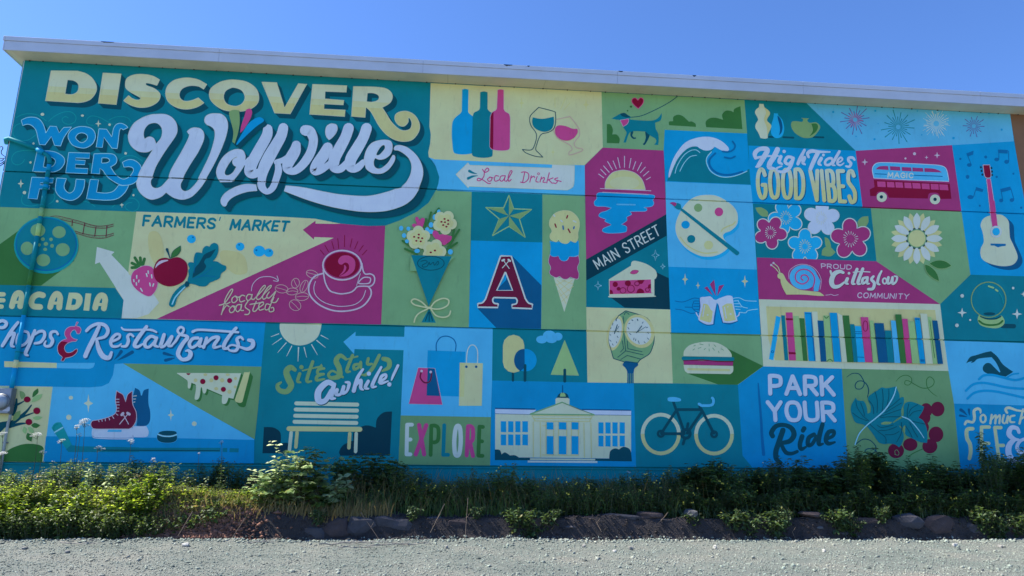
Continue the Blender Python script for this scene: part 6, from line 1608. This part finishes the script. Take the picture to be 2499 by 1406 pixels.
# arching canes of the bramble
for i, (px, top, ln) in enumerate([(775, 1086, -.95), (770, 1125, -1.15), (765, 1160, -.9), (790, 1150, .45)]):
    x, zt = hpx(px, top, -1.9); z0 = float(bz(x, -1.9))
    o = plant('bramble_cane', x, -1.9, (zt-z0)*1.15, .10, 7, .20, [LP], 850+i, per=.07, start=.3, ratio=.62, droop=.3, lean=ln, stem=STB)
    later(o, ['highest pale bramble cane arching left', 'long pale bramble cane arching left', 'low pale bramble cane arching left', 'pale bramble cane arching right'][i], 'before', 'bramble', 'brambles in front of the painted bench')
# ---- grass
def grass(name, n, xf, yf, h, mat, seed, wid=.007, zf=bz):
    r = np.random.default_rng(seed); x = xf(r, n); y = yf(r, n); z = zf(x, y); H = h[0]+(h[1]-h[0])*r.random(n)**1.5
    a = r.uniform(0, 2*math.pi, n); ln = r.uniform(.1, .75, n)*H; dx, dy = np.cos(a), np.sin(a)*.6
    w_ = wid*(.6+.8*r.random(n)); V = []
    for t, ww in ((0, 1), (.4, .9), (.75, .6), (1, 0)):
        cx = x+dx*ln*t*t; cy = y+dy*ln*t*t; cz = z+H*(t-.22*t*t*(ln/H)*2)
        sx = -np.sin(a+1.2); V.append(np.stack([cx+w_*ww*.9, cy+w_*ww*.3, cz], -1)); V.append(np.stack([cx-w_*ww*.9, cy-w_*ww*.3, cz], -1))
    V = np.stack(V, 1).reshape(-1, 3); F = np.array([(0,1,3),(0,3,2),(2,3,5),(2,5,4),(4,5,6)])
    return batch(name, V, (F[None]+np.arange(n)[:, None, None]*8).reshape(-1, 3), mat)
xu = lambda a, b: (lambda r, n: r.uniform(a, b, n)); yu = xu
o = grass('bank_grass', 9000, xu(-11.5, -3.6), yu(-2.1, -.3), (.10, .42), LG, 1); tag(o, 'long green and yellow grass on the sunlit left bank', 'grass', kind='stuff')
o = grass('dry_grass', 6000, xu(-6.6, -1.0), yu(-2.2, -1.0), (.10, .38), LY, 2); tag(o, 'dry straw-coloured grass above the red soil', 'grass', kind='stuff')
o = grass('shade_grass', 4200, xu(-3.2, 5.2), yu(-2.05, -.15), (.15, .62), LM, 3); tag(o, 'thin shaded grass under the middle of the wall', 'grass', kind='stuff')
o = grass('tall_dry_stalks', 2200, xu(-2.5, 5.5), yu(-1.9, -.2), (.35, 1.0), LY, 4, .004); tag(o, 'sparse dry stalks standing before the painted hall', 'grass', kind='stuff')
o = grass('thicket_grass', 3500, xu(4.5, 14.5), yu(-2.2, -.1), (.12, .5), LD, 5); tag(o, 'dark grass between the shrubs on the right', 'grass', kind='stuff')
# ---- wild carrot flowers
def umbel(px, py, Y, s, seed):
    r = random.Random(seed); c = U(px, py, Y); z0 = float(bz(c.x, Y)); root = empty('wild_carrot', (c.x, Y, z0))
    m = MB(); b = Vector((c.x+r.uniform(-.08, .08), Y+.02, z0-.02)); n = 6
    pts = [b.lerp(c, t)+Vector((math.sin(t*3)*.03, 0, 0)) for t in [k/n for k in range(n+1)]]; pts[-1] = c
    m.tube(pts, [.005]*5+[.004, .003], 5, False)
    heads = [(0, 0, 0)]+[(r.uniform(-1, 1)*s*1.1, r.uniform(-.6, .6)*s, r.uniform(-.9, .2)*s) for _ in range(r.randint(2, 4))]
    fm = MB()
    for hx, hy, hz in heads:
        hc = c+Vector((hx, hy, hz)); m.tube([c-Vector((0, 0, s*1.2)), hc], .0022, 4, False); rr = s*(.55 if hx else .75)
        for k in range(26):
            a = r.uniform(0, 6.28); q = rr*math.sqrt(r.random()); p = hc+Vector((math.cos(a)*q, math.sin(a)*q*.7, .012-.25*q*q/rr+math.sin(a)*q*.5)); t = rr*.30
            fm.add([p+Vector((t, 0, 0)), p+Vector((0, t, t*.3)), p+Vector((-t, 0, 0)), p+Vector((0, -t, t*.3)), p+Vector((0, 0, t*.5))], [(0, 1, 4), (1, 2, 4), (2, 3, 4), (3, 0, 4)])
    child(m.build('stem', STM), root); o = child(fm.build('flower_heads', FW), root); o['kind'] = 'stuff'
    return root
for i, (px, py, Y, s) in enumerate([(207, 1026, -1.5, .085), (188, 1040, -1.4, .05), (238, 1092, -1.5, .06), (320, 1076, -1.4, .05), (92, 1060, -1.5, .06), (102, 1102, -1.6, .04), (7, 1058, -1.5, .05), (5, 1106, -1.6, .06), (374, 1120, -1.3, .035), (541, 1078, -1.2, .035), (150, 1075, -1.4, .045), (195, 1060, -1.4, .035), (486, 1106, -1.2, .02), (1532, 1152, -1.3, .03)]):
    o = umbel(px, py, Y, s*1.35, 500+i)
    later(o, ('large' if s > .07 else 'small' if s < .045 else 'medium-sized')+' white wild carrot flower on a thin stem', 'before', 'flower', 'white wild carrot flowers')
# ---- a few dry twigs on the bank
for i, pts in enumerate([[(1445, 1255), (1468, 1298)], [(1630, 1252), (1612, 1272)], [(1940, 1318), (1934, 1298), (1945, 1326)], [(880, 1250), (930, 1324)], [(1142, 1215), (1135, 1315)], [(1085, 1230), (1050, 1300)], [(470, 1248), (432, 1312)], [(600, 1262), (560, 1322)], [(1240, 1290), (1285, 1332)], [(1338, 1285), (1350, 1305)]]):
    P = [U(x, y, -2.42 if k else -2.2) for k, (x, y) in enumerate(pts)]
    P = catmull([tuple(p) for p in P], False, [False]*len(P), 4); root = empty('dry_twig', P[0]); m = MB(); m.tube(P, [.006]+[.004]*(len(P)-1), 5)
    q = Vector(P[len(P)//2]); m.tube([q, q+Vector((.06, -.03, .09))], [.004, .002], 4); child(m.build('twig', TWG), root)
    later(root, 'bare dry twig leaning on the bank', 'below', 'twig', 'dry twigs on the bank')
# ---- dead branches lying at the gravel edge
DB = simple('dead_wood', (.22, .21, .19), .85)
for i, (px, py, ln) in enumerate([(835, 1326, .8), (905, 1322, 1.1), (960, 1330, .9), (1010, 1326, .6), (875, 1334, .7), (640, 1322, .5), (205, 1322, .8)]):
    r = random.Random(900+i); g = G(px, py, .05); root = empty('dead_branch', g); m = MB(); a = r.uniform(-.25, .25); p = Vector((g.x-ln/2, g.y, .0)); P = []
    for k in range(9):
        q = p+Vector((ln*k/8, math.sin(a)*ln*k/8+r.uniform(-.03, .03), 0)); q.z = max(float(gz(q.x, q.y)), float(bz(q.x, q.y)) if q.y > -2.45 else 0)+.02+r.uniform(0, .03); P.append(q)
    m.tube(P, [.012, .012, .011, .010, .009, .008, .007, .005, .003], 6)
    for k in (2, 4, 5, 6):
        t = P[k]; e_ = t+Vector((r.uniform(.05, .22), r.uniform(-.12, .1), r.uniform(.01, .09))); m.tube([t, t.lerp(e_, .5)+Vector((0, 0, .02)), e_], [.006, .004, .002], 5)
    child(m.build('wood', DB), root); later(root, 'grey dead branch at the gravel edge', 'below', 'branch', 'dead branches on the gravel edge')
# ---------------------------------------------------------------- give every waiting thing its own words
from collections import defaultdict
bk_ = defaultdict(list)
for o, what, prep, cat, group in PEND:
    px, py = to_px(o.location); bk_[(what, prep, zone(px))].append((px, py, o, cat, group))
ORD = ['first', 'second', 'third', 'fourth', 'fifth', 'sixth', 'seventh']
for (what, prep, zn), L in bk_.items():
    L.sort(key=lambda t: t[0])
    for k, (px, py, o, cat, group) in enumerate(L):
        if len(L) == 1: lab = '%s %s %s' % (what, prep, zn)
        elif len(L) == 2: lab = '%s %s %s, %s of two' % (what, prep, zn, ('left', 'right')[k])
        else: lab = '%s %s %s, %s from left' % (what, prep, zn, ORD[k])
        tag(o, lab, cat, group)
bpy.context.view_layer.update()
